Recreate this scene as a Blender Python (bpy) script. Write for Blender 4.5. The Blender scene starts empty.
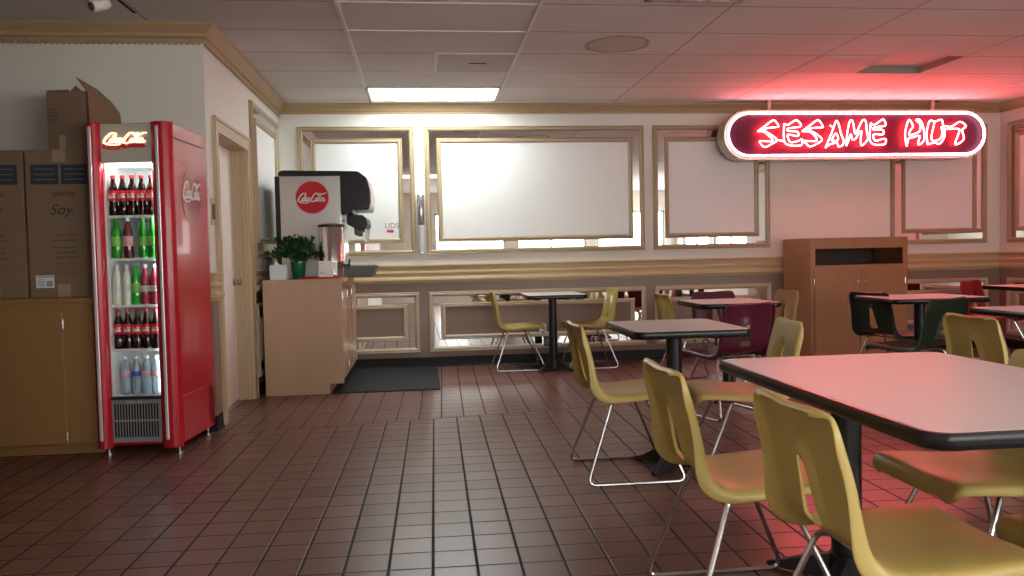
import bpy, bmesh, math, random
from mathutils import Vector, Matrix
random.seed(7)
S = bpy.context.scene
C = S.collection
PI = math.pi
D2R = math.radians

# ------------------------------------------------------------------ materials
def mk(name):
    m = bpy.data.materials.new(name); m.use_nodes = True
    nt = m.node_tree; b = nt.nodes['Principled BSDF']
    return m, nt, b

def mat(name, col, rough=.5, metal=0., spec=.5, noise=0., nscale=12., bump=0., bscale=60., coat=0., stretch=None, emit=None, estr=0., trans=0., ior=1.45, alpha=1.):
    m, nt, b = mk(name)
    b.inputs['Base Color'].default_value = (*col, 1)
    b.inputs['Roughness'].default_value = rough
    b.inputs['Metallic'].default_value = metal
    b.inputs['Specular IOR Level'].default_value = spec
    b.inputs['Coat Weight'].default_value = coat
    b.inputs['Transmission Weight'].default_value = trans
    b.inputs['IOR'].default_value = ior
    b.inputs['Alpha'].default_value = alpha
    if emit:
        b.inputs['Emission Color'].default_value = (*emit, 1)
        b.inputs['Emission Strength'].default_value = estr
    if noise or bump:
        tc = nt.nodes.new('ShaderNodeTexCoord'); mp = nt.nodes.new('ShaderNodeMapping')
        if stretch: mp.inputs['Scale'].default_value = stretch
        nt.links.new(tc.outputs['Object'], mp.inputs['Vector'])
    if noise:
        n = nt.nodes.new('ShaderNodeTexNoise'); n.inputs['Scale'].default_value = nscale; n.inputs['Detail'].default_value = 5
        nt.links.new(mp.outputs['Vector'], n.inputs['Vector'])
        r = nt.nodes.new('ShaderNodeMix'); r.data_type = 'RGBA'
        r.inputs['A'].default_value = (*[c * (1 - noise) for c in col], 1)
        r.inputs['B'].default_value = (*[min(1, c * (1 + noise)) for c in col], 1)
        nt.links.new(n.outputs['Fac'], r.inputs['Factor'])
        nt.links.new(r.outputs['Result'], b.inputs['Base Color'])
    if bump:
        n2 = nt.nodes.new('ShaderNodeTexNoise'); n2.inputs['Scale'].default_value = bscale
        nt.links.new(mp.outputs['Vector'], n2.inputs['Vector'])
        bp = nt.nodes.new('ShaderNodeBump'); bp.inputs['Strength'].default_value = bump; bp.inputs['Distance'].default_value = .01
        nt.links.new(n2.outputs['Fac'], bp.inputs['Height'])
        nt.links.new(bp.outputs['Normal'], b.inputs['Normal'])
    return m

M = {}
M['wall'] = mat('painted_wall', (.70, .67, .60), .65, noise=.03, nscale=2, bump=.06, bscale=90)
M['panel_white'] = mat('panel_white', (.74, .73, .70), .5, noise=.02, nscale=1.5)
M['crown'] = mat('crown_wood', (.42, .29, .16), .5, noise=.12, nscale=8, stretch=(1, 1, 6))
M['rail'] = mat('rail_wood', (.50, .375, .215), .45, noise=.1, nscale=8, stretch=(1, 1, 8))
M['casing'] = mat('casing_wood', (.50, .38, .24), .5, noise=.12, nscale=9, stretch=(8, 8, 1))
M['frame'] = mat('frame_moulding', (.37, .275, .165), .38, noise=.08, nscale=14, spec=.6)
M['frame_light'] = mat('frame_moulding_light', (.52, .43, .30), .38, noise=.08, nscale=14, spec=.6)
M['mirror'] = mat('mirror_strip', (.86, .87, .86), .02, 1.0)
M['wainscot'] = mat('wainscot', (.25, .165, .125), .42, noise=.1, nscale=5, stretch=(1, 1, .2))
M['base_black'] = mat('cove_base', (.010, .010, .010), .5, spec=.3)
M['door_white'] = mat('door_paint', (.80, .75, .70), .45, noise=.02)
M['chrome'] = mat('chrome', (.55, .55, .55), .27, 1.0)
M['steel'] = mat('stainless', (.74, .74, .72), .3, 1.0, noise=.06, nscale=6, stretch=(30, 30, 1))
M['urn_steel'] = mat('urn_steel', (.7, .69, .68), .14, 1.0)
M['black_plastic'] = mat('black_plastic', (.018, .018, .02), .28)
M['black_metal'] = mat('black_metal', (.012, .012, .013), .35)
M['rubber'] = mat('rubber_mat', (.012, .014, .015), .7)
M['tan_lam'] = mat('tan_laminate', (.47, .315, .21), .4, noise=.06, nscale=3, stretch=(8, 8, .6))
M['brown_lam'] = mat('brown_laminate', (.30, .155, .06), .42, noise=.12, nscale=3, stretch=(8, 8, .6))
M['cab_wood'] = mat('cabinet_wood', (.36, .16, .07), .36, noise=.14, nscale=3, stretch=(9, 9, .6))
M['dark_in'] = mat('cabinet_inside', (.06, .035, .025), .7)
M['cardboard'] = mat('cardboard', (.215, .14, .085), .85, noise=.08, nscale=4, bump=.05)
M['print_dark'] = mat('print_dark', (.035, .04, .05), .8)
M['print_mid'] = mat('print_mid', (.13, .09, .06), .8)
M['print_red'] = mat('print_red', (.15, .07, .045), .8)
M['tape'] = mat('packing_tape', (.34, .25, .16), .3)
M['paper'] = mat('paper', (.75, .75, .73), .7)
M['faint_print'] = mat('faint_print', (.11, .125, .15), .8)
M['grey_print'] = mat('grey_print', (.3, .32, .34), .8)
M['red_gloss'] = mat('red_gloss', (.46, .010, .022), .27, spec=.5, coat=.15)
M['red_disc'] = mat('red_disc', (.52, .01, .025), .35)
M['red_disc_dark'] = mat('red_disc_dark', (.32, .008, .02), .16, coat=.4)
M['white_print'] = mat('white_print', (.85, .82, .78), .5)
M['hdr_panel'] = mat('header_panel', (.50, .46, .38), .35)
M['logo_lit'] = mat('lit_logo', (.9, .7, .5), .4, emit=(1, .70, .40), estr=1.25)
M['logo_red'] = mat('red_logo_shadow', (.7, .04, .06), .4)
M['grille'] = mat('grille_grey', (.34, .35, .36), .35, .3)
M['in_white'] = mat('cooler_liner', (.86, .88, .88), .4)
M['shelf_white'] = mat('cooler_shelf', (.8, .85, .82), .3)
M['led'] = mat('led_strip', (1, 1, 1), .4, emit=(.92, 1, .98), estr=20.0)
M['glass'] = mat('door_glass', (1, 1, 1), .0, trans=1.0, ior=1.02, spec=.3)
M['cola'] = mat('cola_bottle', (.035, .012, .008), .12, coat=.5)
M['cola_red'] = mat('cola_label', (.70, .02, .035), .4)
M['green'] = mat('green_bottle', (.03, .42, .04), .12, coat=.5)
M['green_lbl'] = mat('green_label', (.25, .65, .12), .4)
M['brown_soda'] = mat('maroon_bottle', (.16, .03, .03), .12, coat=.5)
M['white_bottle'] = mat('pale_drink', (.78, .86, .70), .2)
M['juice'] = mat('red_juice', (.42, .05, .09), .15)
M['water'] = mat('water_bottle', (.50, .60, .68), .1, coat=.5, trans=.5, ior=1.2)
M['blue_lbl'] = mat('blue_label', (.06, .10, .42), .4)
M['pink_lbl'] = mat('pink_label', (.8, .45, .52), .4)
M['cap_white'] = mat('cap_white', (.85, .87, .88), .4)
M['cap_red'] = mat('cap_red', (.6, .04, .05), .4)
M['cap_green'] = mat('cap_green', (.06, .4, .08), .4)
M['leaf'] = mat('leaf', (.012, .048, .013), .45, noise=.5, nscale=30)
M['stem'] = mat('stem', (.03, .09, .03), .6)
M['pot_green'] = mat('green_pot', (.008, .10, .035), .25)
M['pale_plastic'] = mat('pale_plastic', (.60, .68, .72), .4)
M['grey_plastic'] = mat('grey_plastic', (.10, .105, .11), .4)
M['strip'] = mat('pillar_strip', (.85, .85, .85), .3, .5)
M['tray_red'] = mat('red_tray', (.45, .015, .02), .4)
M['yellow'] = mat('yellow_shell', (.46, .345, .105), .36, noise=.06, nscale=25, bump=.02, bscale=200)
M['maroon'] = mat('maroon_shell', (.085, .009, .022), .38, bump=.02, bscale=200)
M['greenp'] = mat('green_shell', (.012, .03, .018), .38, bump=.02, bscale=200)
M['redp'] = mat('red_shell', (.24, .012, .018), .38, bump=.02, bscale=200)
M['tanp'] = mat('tan_shell', (.30, .15, .05), .36, bump=.02, bscale=200)
M['laminate'] = mat('table_laminate', (.66, .62, .60), .42, noise=.03, nscale=120, spec=.4)
M['band'] = mat('table_edge', (.009, .009, .011), .25, spec=.35)
M['light'] = mat('light_diffuser', (1, 1, 1), .5, emit=(.90, 1, 1), estr=13.0)
M['light_dim'] = mat('light_diffuser_room', (1, 1, 1), .5, emit=(1, .97, .92), estr=2.2)
M['tbar'] = mat('ceiling_tbar', (.78, .76, .72), .5)
M['vent'] = mat('vent_metal', (.42, .38, .35), .5)
M['dark'] = mat('dark_gap', (.01, .01, .01), .8)
M['tile_panel'] = mat('access_tile', (.56, .55, .52), .8, bump=.1, bscale=120)
M['white_metal'] = mat('white_metal', (.75, .73, .70), .3)
M['neon_white'] = mat('neon_white', (1, 1, 1), .4, emit=(1.0, .50, .58), estr=10.5)
M['neon_red'] = mat('neon_red', (1, .5, .4), .4, emit=(1.0, .055, .060), estr=42.0)
M['sign_back'] = mat('sign_back', (.045, .005, .022), .5, spec=.3)
M['sign_case'] = mat('sign_case', (.55, .50, .40), .25, .6)
M['window_frame'] = mat('window_frame', (.10, .09, .08), .4, .5)
M['pink_ink'] = mat('sticker_ink', (.36, .16, .20), .6)
M['red_ink'] = mat('sticker_red', (.55, .05, .12), .6)

def ceiling_mat():
    m, nt, b = mk('ceiling_tiles'); N = nt.nodes; L = nt.links
    b.inputs['Roughness'].default_value = .85
    g = N.new('ShaderNodeNewGeometry'); sx = N.new('ShaderNodeSeparateXYZ'); L.new(g.outputs['Position'], sx.inputs[0])
    def math_(op, a, bb=None, c=None):
        n = N.new('ShaderNodeMath'); n.operation = op
        for i, v in enumerate((a, bb, c)):
            if v is None: continue
            if isinstance(v, (int, float)): n.inputs[i].default_value = v
            else: L.new(v, n.inputs[i])
        return n.outputs[0]
    def line(coord, off, per, half):
        f = math_('FRACT', math_('DIVIDE', math_('SUBTRACT', coord, off - per * .5), per))
        d = math_('ABSOLUTE', math_('SUBTRACT', f, .5))
        return math_('LESS_THAN', d, half / per)
    lx = line(sx.outputs[0], -.475, 1.2192, .005); ly = line(sx.outputs[1], 4.97, .6096, .006)
    ln = math_('MAXIMUM', lx, ly)
    n = N.new('ShaderNodeTexNoise'); n.inputs['Scale'].default_value = .9; L.new(g.outputs['Position'], n.inputs['Vector'])
    r = N.new('ShaderNodeValToRGB'); r.color_ramp.elements[0].color = (.64, .61, .57, 1); r.color_ramp.elements[1].color = (.76, .73, .70, 1)
    r.color_ramp.elements[0].position = .3; r.color_ramp.elements[1].position = .7
    L.new(n.outputs['Fac'], r.inputs[0])
    mx = N.new('ShaderNodeMix'); mx.data_type = 'RGBA'; L.new(ln, mx.inputs['Factor']); L.new(r.outputs[0], mx.inputs['A'])
    mx.inputs['B'].default_value = (.30, .25, .22, 1)
    # round water stain with a darker rim
    vm = N.new('ShaderNodeVectorMath'); vm.operation = 'SUBTRACT'; L.new(g.outputs['Position'], vm.inputs[0]); vm.inputs[1].default_value = (1.46, 5.90, 2.65)
    n3 = N.new('ShaderNodeTexNoise'); n3.inputs['Scale'].default_value = 5; L.new(g.outputs['Position'], n3.inputs['Vector'])
    ln_ = N.new('ShaderNodeVectorMath'); ln_.operation = 'LENGTH'; L.new(vm.outputs[0], ln_.inputs[0])
    dist = math_('ADD', ln_.outputs['Value'], math_('MULTIPLY', math_('SUBTRACT', n3.outputs['Fac'], .5), .05))
    rr = N.new('ShaderNodeValToRGB'); e = rr.color_ramp.elements
    e[0].position = 0; e[0].color = (.30, .30, .30, 1); e[1].position = .20; e[1].color = (.35, .35, .35, 1)
    x = rr.color_ramp.elements.new(.225); x.color = (.9, .9, .9, 1)
    x = rr.color_ramp.elements.new(.255); x.color = (0, 0, 0, 1)
    L.new(dist, rr.inputs[0])
    mx2 = N.new('ShaderNodeMix'); mx2.data_type = 'RGBA'; L.new(rr.outputs[0], mx2.inputs['Factor']); L.new(mx.outputs['Result'], mx2.inputs['A'])
    mx2.inputs['B'].default_value = (.34, .25, .18, 1)
    L.new(mx2.outputs['Result'], b.inputs['Base Color'])
    n2 = N.new('ShaderNodeTexNoise'); n2.inputs['Scale'].default_value = 70; L.new(g.outputs['Position'], n2.inputs['Vector'])
    bp = N.new('ShaderNodeBump'); bp.inputs['Strength'].default_value = .15; bp.inputs['Distance'].default_value = .01
    L.new(n2.outputs['Fac'], bp.inputs['Height']); L.new(bp.outputs['Normal'], b.inputs['Normal'])
    return m

def floor_mat():
    m, nt, b = mk('quarry_tile'); N = nt.nodes; L = nt.links
    g = N.new('ShaderNodeNewGeometry')
    def math_(op, a, bb=None, c=None):
        n = N.new('ShaderNodeMath'); n.operation = op
        for i, v in enumerate((a, bb, c)):
            if v is None: continue
            if isinstance(v, (int, float)): n.inputs[i].default_value = v
            else: L.new(v, n.inputs[i])
        return n.outputs[0]
    def grid(ox, oy, rot, px, py, hx, hy):
        vm = N.new('ShaderNodeVectorMath'); vm.operation = 'SUBTRACT'; L.new(g.outputs['Position'], vm.inputs[0]); vm.inputs[1].default_value = (ox, oy, 0)
        vr = N.new('ShaderNodeVectorRotate'); vr.rotation_type = 'Z_AXIS'; L.new(vm.outputs[0], vr.inputs['Vector']); vr.inputs['Angle'].default_value = -rot
        s = N.new('ShaderNodeSeparateXYZ'); L.new(vr.outputs[0], s.inputs[0])
        out = []; ids = []
        for k, (p, h) in enumerate(((px, hx), (py, hy))):
            q = math_('DIVIDE', s.outputs[k], p)
            f = math_('FRACT', math_('ADD', q, .5))
            d = math_('MULTIPLY', math_('ABSOLUTE', math_('SUBTRACT', f, .5)), p)
            mr = N.new('ShaderNodeMapRange'); mr.inputs['From Min'].default_value = h; mr.inputs['From Max'].default_value = h + .0025
            mr.inputs['To Min'].default_value = 1; mr.inputs['To Max'].default_value = 0; L.new(d, mr.inputs['Value'])
            out.append(mr.outputs[0]); ids.append(math_('FLOOR', q))
        c = N.new('ShaderNodeCombineXYZ'); L.new(ids[0], c.inputs[0]); L.new(ids[1], c.inputs[1])
        return math_('MAXIMUM', out[0], out[1]), c.outputs[0]
    P = .1595
    la, ia = grid(.008, 2.890, D2R(-.795), P, P, .0042, .0026)
    lb, ib = grid(.112, 6.12, D2R(-1.3), .156, .158, .0036, .0022)
    sp = N.new('ShaderNodeSeparateXYZ'); L.new(g.outputs['Position'], sp.inputs[0])
    # the joint between the two tile fields runs slightly askew
    nz = N.new('ShaderNodeTexNoise'); nz.inputs['Scale'].default_value = 3; L.new(g.outputs['Position'], nz.inputs['Vector'])
    seam = math_('ADD', math_('MULTIPLY_ADD', sp.outputs[0], .16, 5.58), math_('MULTIPLY', math_('SUBTRACT', nz.outputs['Fac'], .5), .12))
    dy = math_('SUBTRACT', sp.outputs[1], seam)
    back = math_('GREATER_THAN', dy, 0)
    sl = math_('LESS_THAN', math_('ABSOLUTE', dy), .006)
    mf = N.new('ShaderNodeMix'); mf.data_type = 'FLOAT'; L.new(back, mf.inputs[0]); L.new(la, mf.inputs[2]); L.new(lb, mf.inputs[3])
    grout = math_('MAXIMUM', mf.outputs[0], sl)
    mv = N.new('ShaderNodeMix'); mv.data_type = 'VECTOR'; L.new(back, mv.inputs[0]); L.new(ia, mv.inputs[4]); L.new(ib, mv.inputs[5])
    wn = N.new('ShaderNodeTexWhiteNoise'); wn.noise_dimensions = '3D'; L.new(mv.outputs[1], wn.inputs['Vector'])
    n1 = N.new('ShaderNodeTexNoise'); n1.inputs['Scale'].default_value = 1.1; n1.inputs['Detail'].default_value = 4; L.new(g.outputs['Position'], n1.inputs['Vector'])
    n2 = N.new('ShaderNodeTexNoise'); n2.inputs['Scale'].default_value = 45; n2.inputs['Detail'].default_value = 3; L.new(g.outputs['Position'], n2.inputs['Vector'])
    v = math_('ADD', math_('MULTIPLY', wn.outputs['Value'], .45), math_('ADD', math_('MULTIPLY', n1.outputs['Fac'], .35), math_('MULTIPLY', n2.outputs['Fac'], .2)))
    cr = N.new('ShaderNodeValToRGB'); e = cr.color_ramp.elements
    e[0].position = .2; e[0].color = (.125, .05, .035, 1); e[1].position = .8; e[1].color = (.21, .095, .07, 1)
    L.new(v, cr.inputs[0])
    mx = N.new('ShaderNodeMix'); mx.data_type = 'RGBA'; L.new(grout, mx.inputs['Factor']); L.new(cr.outputs[0], mx.inputs['A'])
    mx.inputs['B'].default_value = (.022, .014, .012, 1)
    L.new(mx.outputs['Result'], b.inputs['Base Color'])
    ro = N.new('ShaderNodeMapRange'); ro.inputs['To Min'].default_value = .29; ro.inputs['To Max'].default_value = .36; L.new(n1.outputs['Fac'], ro.inputs['Value'])
    ro2 = math_('MAXIMUM', ro.outputs[0], math_('MULTIPLY', grout, .8))
    L.new(ro2, b.inputs['Roughness'])
    b.inputs['Specular IOR Level'].default_value = .6
    hgt = math_('SUBTRACT', math_('MULTIPLY', n2.outputs['Fac'], .12), grout)
    bp = N.new('ShaderNodeBump'); bp.inputs['Strength'].default_value = .35; bp.inputs['Distance'].default_value = .003
    L.new(hgt, bp.inputs['Height']); L.new(bp.outputs['Normal'], b.inputs['Normal'])
    return m
M['ceiling'] = ceiling_mat(); M['floor'] = floor_mat()

# ------------------------------------------------------------------ mesh builder
class MB:
    def __init__(s): s.v = []; s.f = []; s.mi = []
    def add(s, vs, fs, mi=0):
        o = len(s.v); s.v += [tuple(p) for p in vs]; s.f += [tuple(i + o for i in f) for f in fs]; s.mi += [mi] * len(fs); return s
    def box(s, x0, x1, y0, y1, z0, z1, mi=0):
        v = [(x, y, z) for z in (z0, z1) for y in (y0, y1) for x in (x0, x1)]
        return s.add(v, [(0, 2, 3, 1), (4, 5, 7, 6), (0, 1, 5, 4), (2, 6, 7, 3), (0, 4, 6, 2), (1, 3, 7, 5)], mi)
    def quad(s, *p, mi=0): return s.add(p, [tuple(range(len(p)))], mi)
    def prism(s, poly, fn, d0, d1, mi=0):
        """poly: 2D points, fn(a, b, d) -> 3D"""
        n = len(poly); v = [fn(a, b, d0) for a, b in poly] + [fn(a, b, d1) for a, b in poly]
        return s.add(v, [tuple(range(n - 1, -1, -1)), tuple(range(n, 2 * n))] + [(i, (i + 1) % n, n + (i + 1) % n, n + i) for i in range(n)], mi)
    def lathe(s, prof, n=20, c=(0, 0), mi=0, caps=True):
        v = []; f = []
        for r, z in prof:
            v += [(c[0] + r * math.cos(2 * PI * i / n), c[1] + r * math.sin(2 * PI * i / n), z) for i in range(n)]
        for k in range(len(prof) - 1):
            for i in range(n):
                j = (i + 1) % n; f.append((k * n + i, k * n + j, (k + 1) * n + j, (k + 1) * n + i))
        if caps:
            f.append(tuple(range(n - 1, -1, -1))); f.append(tuple((len(prof) - 1) * n + i for i in range(n)))
        return s.add(v, f, mi)
    def tube(s, pts, r, n=8, closed=False, mi=0):
        P = [Vector(p) for p in pts]; m = len(P); T = []
        for i in range(m):
            a = P[i - 1] if (i > 0 or closed) else P[i]; b = P[(i + 1) % m] if (i < m - 1 or closed) else P[i]
            T.append((b - a).normalized())
        up = Vector((0, 0, 1)) if abs(T[0].z) < .9 else Vector((1, 0, 0))
        nrm = (up - T[0] * up.dot(T[0])).normalized(); v = []
        for i in range(m):
            nrm = (nrm - T[i] * nrm.dot(T[i])).normalized(); bn = T[i].cross(nrm)
            rr = r[i] if isinstance(r, (list, tuple)) else r
            v += [P[i] + (nrm * math.cos(2 * PI * k / n) + bn * math.sin(2 * PI * k / n)) * rr for k in range(n)]
        f = []
        for i in range(m if closed else m - 1):
            for k in range(n):
                a = i * n + k; b = i * n + (k + 1) % n; c = ((i + 1) % m) * n
                f.append((a, b, c + (k + 1) % n, c + k))
        if not closed: f += [tuple(range(n - 1, -1, -1)), tuple((m - 1) * n + k for k in range(n))]
        return s.add(v, f, mi)
    def build(s, name, m, parent=None, smooth=False, bevel=0., seg=2):
        me = bpy.data.meshes.new(name); me.from_pydata(s.v, [], s.f)
        for mm in (m if isinstance(m, (list, tuple)) else [m]): me.materials.append(mm)
        me.polygons.foreach_set('material_index', s.mi)
        bm = bmesh.new(); bm.from_mesh(me); bmesh.ops.remove_doubles(bm, verts=bm.verts, dist=1e-5)
        bmesh.ops.recalc_face_normals(bm, faces=bm.faces); bm.to_mesh(me); bm.free()
        if smooth:
            me.polygons.foreach_set('use_smooth', [True] * len(me.polygons))
            me.set_sharp_from_angle(angle=D2R(40))
        o = bpy.data.objects.new(name, me); C.objects.link(o)
        if parent: o.parent = parent
        if bevel:
            b = o.modifiers.new('bevel', 'BEVEL'); b.width = bevel; b.segments = seg; b.limit_method = 'ANGLE'; b.angle_limit = D2R(50)
            b.harden_normals = False
        return o

def tag(o, label, cat, group=None, kind=None):
    if label: o['label'] = label
    if cat: o['category'] = cat
    if group: o['group'] = group
    if kind: o['kind'] = kind
    return o
def thing(name, label, cat, loc=(0, 0, 0), rz=0, group=None):
    o = bpy.data.objects.new(name, None); C.objects.link(o); o.location = loc; o.rotation_euler = (0, 0, rz)
    o.empty_display_size = .1
    return tag(o, label, cat, group)
def struct(name, mb, m, parent=None, **k):
    o = mb.build(name, m, parent, **k)
    o['kind'] = 'structure'; return o
def dup(root, loc, rz=None, label=None, group=None):
    r = root.copy(); C.objects.link(r); r.location = loc
    if rz is not None: r.rotation_euler = (0, 0, rz)
    if label: r['label'] = label
    if group: r['group'] = group
    for ch in list(root.children):
        c = ch.copy(); C.objects.link(c); c.parent = r
        for g in list(ch.children):
            d = g.copy(); C.objects.link(d); d.parent = c
    return r

def smoothpts(pts, k=6, closed=False):
    P = [Vector(p) for p in pts]; n = len(P); out = []
    rng = range(n) if closed else range(n - 1)
    for i in rng:
        p0 = P[(i - 1) % n] if (closed or i > 0) else P[i]; p1 = P[i]; p2 = P[(i + 1) % n]
        p3 = P[(i + 2) % n] if (closed or i + 2 < n) else p2
        for j in range(k):
            t = j / k
            out.append(.5 * ((2 * p1) + (-p0 + p2) * t + (2 * p0 - 5 * p1 + 4 * p2 - p3) * t * t + (-p0 + 3 * p1 - 3 * p2 + p3) * t ** 3))
    if not closed: out.append(P[-1])
    return out
def fillet(pts, r, k=5):
    """round the inner corners of a polyline"""
    P = [Vector(p) for p in pts]; out = [P[0]]
    for i in range(1, len(P) - 1):
        a, b, c = P[i - 1], P[i], P[i + 1]; u = (a - b).normalized(); w = (c - b).normalized()
        d = min(r, (a - b).length * .45, (c - b).length * .45)
        s, e = b + u * d, b + w * d
        for j in range(k + 1):
            t = j / k; out.append((1 - t) ** 2 * s + 2 * t * (1 - t) * b + t * t * e)
    out.append(P[-1]); return out
def rrect(x0, x1, y0, y1, r, k=6):
    o = []
    for cx, cy, a in ((x1 - r, y1 - r, 0), (x0 + r, y1 - r, 90), (x0 + r, y0 + r, 180), (x1 - r, y0 + r, 270)):
        o += [(cx + r * math.cos(D2R(a + 90 * j / k)), cy + r * math.sin(D2R(a + 90 * j / k))) for j in range(k + 1)]
    return o

# ------------------------------------------------------------------ lettering
SCRIPT = [
 [(1.02,.72),(1.0,.92),(.84,1.0),(.6,.92),(.33,.62),(.12,.28),(.08,.06),(.2,-.05),(.42,.02),(.60,.2)],
 [(1.02,.72),(.9,.58),(.84,.72)],
 [(.76,.44),(.62,.34),(.58,.12),(.68,.02),(.82,.12),(.86,.34),(.76,.44)],
 [(1.2,.38),(1.1,.46),(.96,.34),(.92,.1),(1.02,.02),(1.2,.16)],
 [(1.5,.42),(1.38,.46),(1.24,.32),(1.22,.08),(1.32,.02),(1.46,.2),(1.52,.46),(1.48,.12),(1.56,.02),(1.7,.2)],
 [(.2,-.05),(.5,-.17),(.95,-.20),(1.4,-.12)],
 [(2.52,.66),(2.52,.9),(2.36,1.0),(2.12,.92),(1.88,.62),(1.72,.3),(1.68,.06),(1.8,-.05),(2.02,.02),(2.18,.2)],
 [(2.3,.98),(2.6,.82),(2.95,.80),(3.3,.98),(3.5,.94)],
 [(2.38,.44),(2.24,.34),(2.2,.12),(2.3,.02),(2.44,.12),(2.48,.34),(2.38,.44)],
 [(2.56,.2),(2.74,.6),(2.86,.86),(2.78,.95),(2.68,.7),(2.6,.3),(2.62,.05),(2.74,.05),(2.84,.2)],
 [(3.14,.42),(3.02,.46),(2.88,.32),(2.86,.08),(2.96,.02),(3.1,.2),(3.16,.46),(3.12,.12),(3.2,.02),(3.36,.2)],
]
def script_mesh(name, m, parent, fn, w=.085, d=.004, k=4):
    """the flowing two-word logo as raised ribbons; fn(a, b, depth) maps logo space (3.5 wide, 1 high) to 3D"""
    mb = MB()
    for st in SCRIPT:
        P = smoothpts([(a, b, 0) for a, b in st], k)
        n = len(P)
        for lay in range(1):
            vs = []
            for i in range(n):
                t = (P[min(i + 1, n - 1)] - P[max(i - 1, 0)]).normalized()
                ww = w * (.62 + .55 * abs(t.y)) * (.6 if i in (0, n - 1) else 1)
                nx, ny = -t.y * ww, t.x * ww
                vs += [fn(P[i].x + nx, P[i].y + ny, 0), fn(P[i].x - nx, P[i].y - ny, 0), fn(P[i].x - nx, P[i].y - ny, d), fn(P[i].x + nx, P[i].y + ny, d)]
            fs = []
            for i in range(n - 1):
                a = i * 4; c = a + 4
                fs += [(a, a + 1, c + 1, c), (a + 1, a + 2, c + 2, c + 1), (a + 2, a + 3, c + 3, c + 2), (a + 3, a, c, c + 3)]
            fs += [(0, 3, 2, 1), (4 * n - 4, 4 * n - 3, 4 * n - 2, 4 * n - 1)]
            mb.add(vs, fs)
    return mb.build(name, m, parent)
def text_obj(txt, name, m, parent, loc, rot, size, depth=.001, italic=0., align='LEFT'):
    cu = bpy.data.curves.new('t', 'FONT'); cu.body = txt; cu.size = size; cu.extrude = depth; cu.shear = italic; cu.align_x = align
    t = bpy.data.objects.new('t', cu); C.objects.link(t)
    me = bpy.data.meshes.new_from_object(t.evaluated_get(bpy.context.evaluated_depsgraph_get()))
    bpy.data.objects.remove(t); me.name = name; me.materials.clear(); me.materials.append(m)
    o = bpy.data.objects.new(name, me); C.objects.link(o); o.location = loc; o.rotation_euler = rot
    if parent: o.parent = parent
    return o
def rel(o):
    """world-built children of an Empty placed at its base: shift them back"""
    for c in o.children: c.matrix_parent_inverse = Matrix.Translation(-Vector(o.location))

# ------------------------------------------------------------------ room
XL, XR, YB, YF, ZC = -1.385, 6.29, 8.26, 5.5, 2.65   # side wall, right wall, back wall, wall behind the cooler, ceiling
X0, Y0 = -5.0, -3.2                                  # far left, window wall behind the camera
T = .12
struct('floor', MB().box(X0 - T, XR + T, Y0 - T, YB + T, -.1, 0), M['floor'])
struct('wall_back', MB().box(XL - T, XR + T, YB, YB + T, 0, ZC), M['wall'])
RW = [(-2.7, -.9), (-.6, 1.2)]   # window openings added out of view in the right wall to bring in daylight
w = MB(); w.box(XR, XR + T, Y0, YB, 0, .75); w.box(XR, XR + T, Y0, YB, 2.15, ZC)
ys = [Y0] + [v for p in RW for v in p] + [YB]
for i in range(0, len(ys), 2): w.box(XR, XR + T, ys[i], ys[i + 1], .75, 2.15)
struct('wall_right', w, M['wall'])
for i, (a, b_) in enumerate(RW):
    w = MB()
    for y in (a, (a + b_) / 2 - .02, b_ - .04): w.box(XR + .03, XR + .08, y, y + .04, .75, 2.15)
    for z in (.75, 2.11): w.box(XR + .03, XR + .08, a, b_, z, z + .04)
    struct('window_%d' % (i + 4), w, M['window_frame'])
struct('wall_front_left', MB().box(X0, XL - T, YF, YF + T, 0, ZC), M['wall'])
struct('wall_far_left', MB().box(X0 - T, X0, Y0, YF + T, 0, ZC), M['wall'])
DY0, DY1, DZ = 5.76, 6.70, 2.0
w = MB(); w.box(XL - T, XL, YF, DY0, 0, ZC); w.box(XL - T, XL, DY1, YB, 0, ZC); w.box(XL - T, XL, DY0, DY1, DZ, ZC)
struct('wall_left', w, M['wall'])
# wall with shop windows behind the camera
w = MB(); WZ0, WZ1 = .75, 2.15; wins = [(.3, 2.0), (2.3, 4.0), (4.3, 6.0)]
w.box(X0, XR, Y0 - T, Y0, 0, WZ0); w.box(X0, XR, Y0 - T, Y0, WZ1, ZC)
xs = [X0] + [v for p in wins for v in p] + [XR]
for i in range(0, len(xs), 2): w.box(xs[i], xs[i + 1], Y0 - T, Y0, WZ0, WZ1)
struct('wall_window_side', w, M['wall'])
for i, (a, b_) in enumerate(wins):
    w = MB()
    for x in (a, (a + b_) / 2 - .02, b_ - .04): w.box(x, x + .04, Y0 - .08, Y0 - .03, WZ0, WZ1)
    for z in (WZ0, WZ1 - .04): w.box(a, b_, Y0 - .08, Y0 - .03, z, z + .04)
    struct('window_%d' % (i + 1), w, M['window_frame'])
struct('wall_light_blocker', MB().box(-1.1, -1.0, Y0, 1.9, 0, ZC), M['wall'])  # unseen wall added to keep window light off the left side
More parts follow.
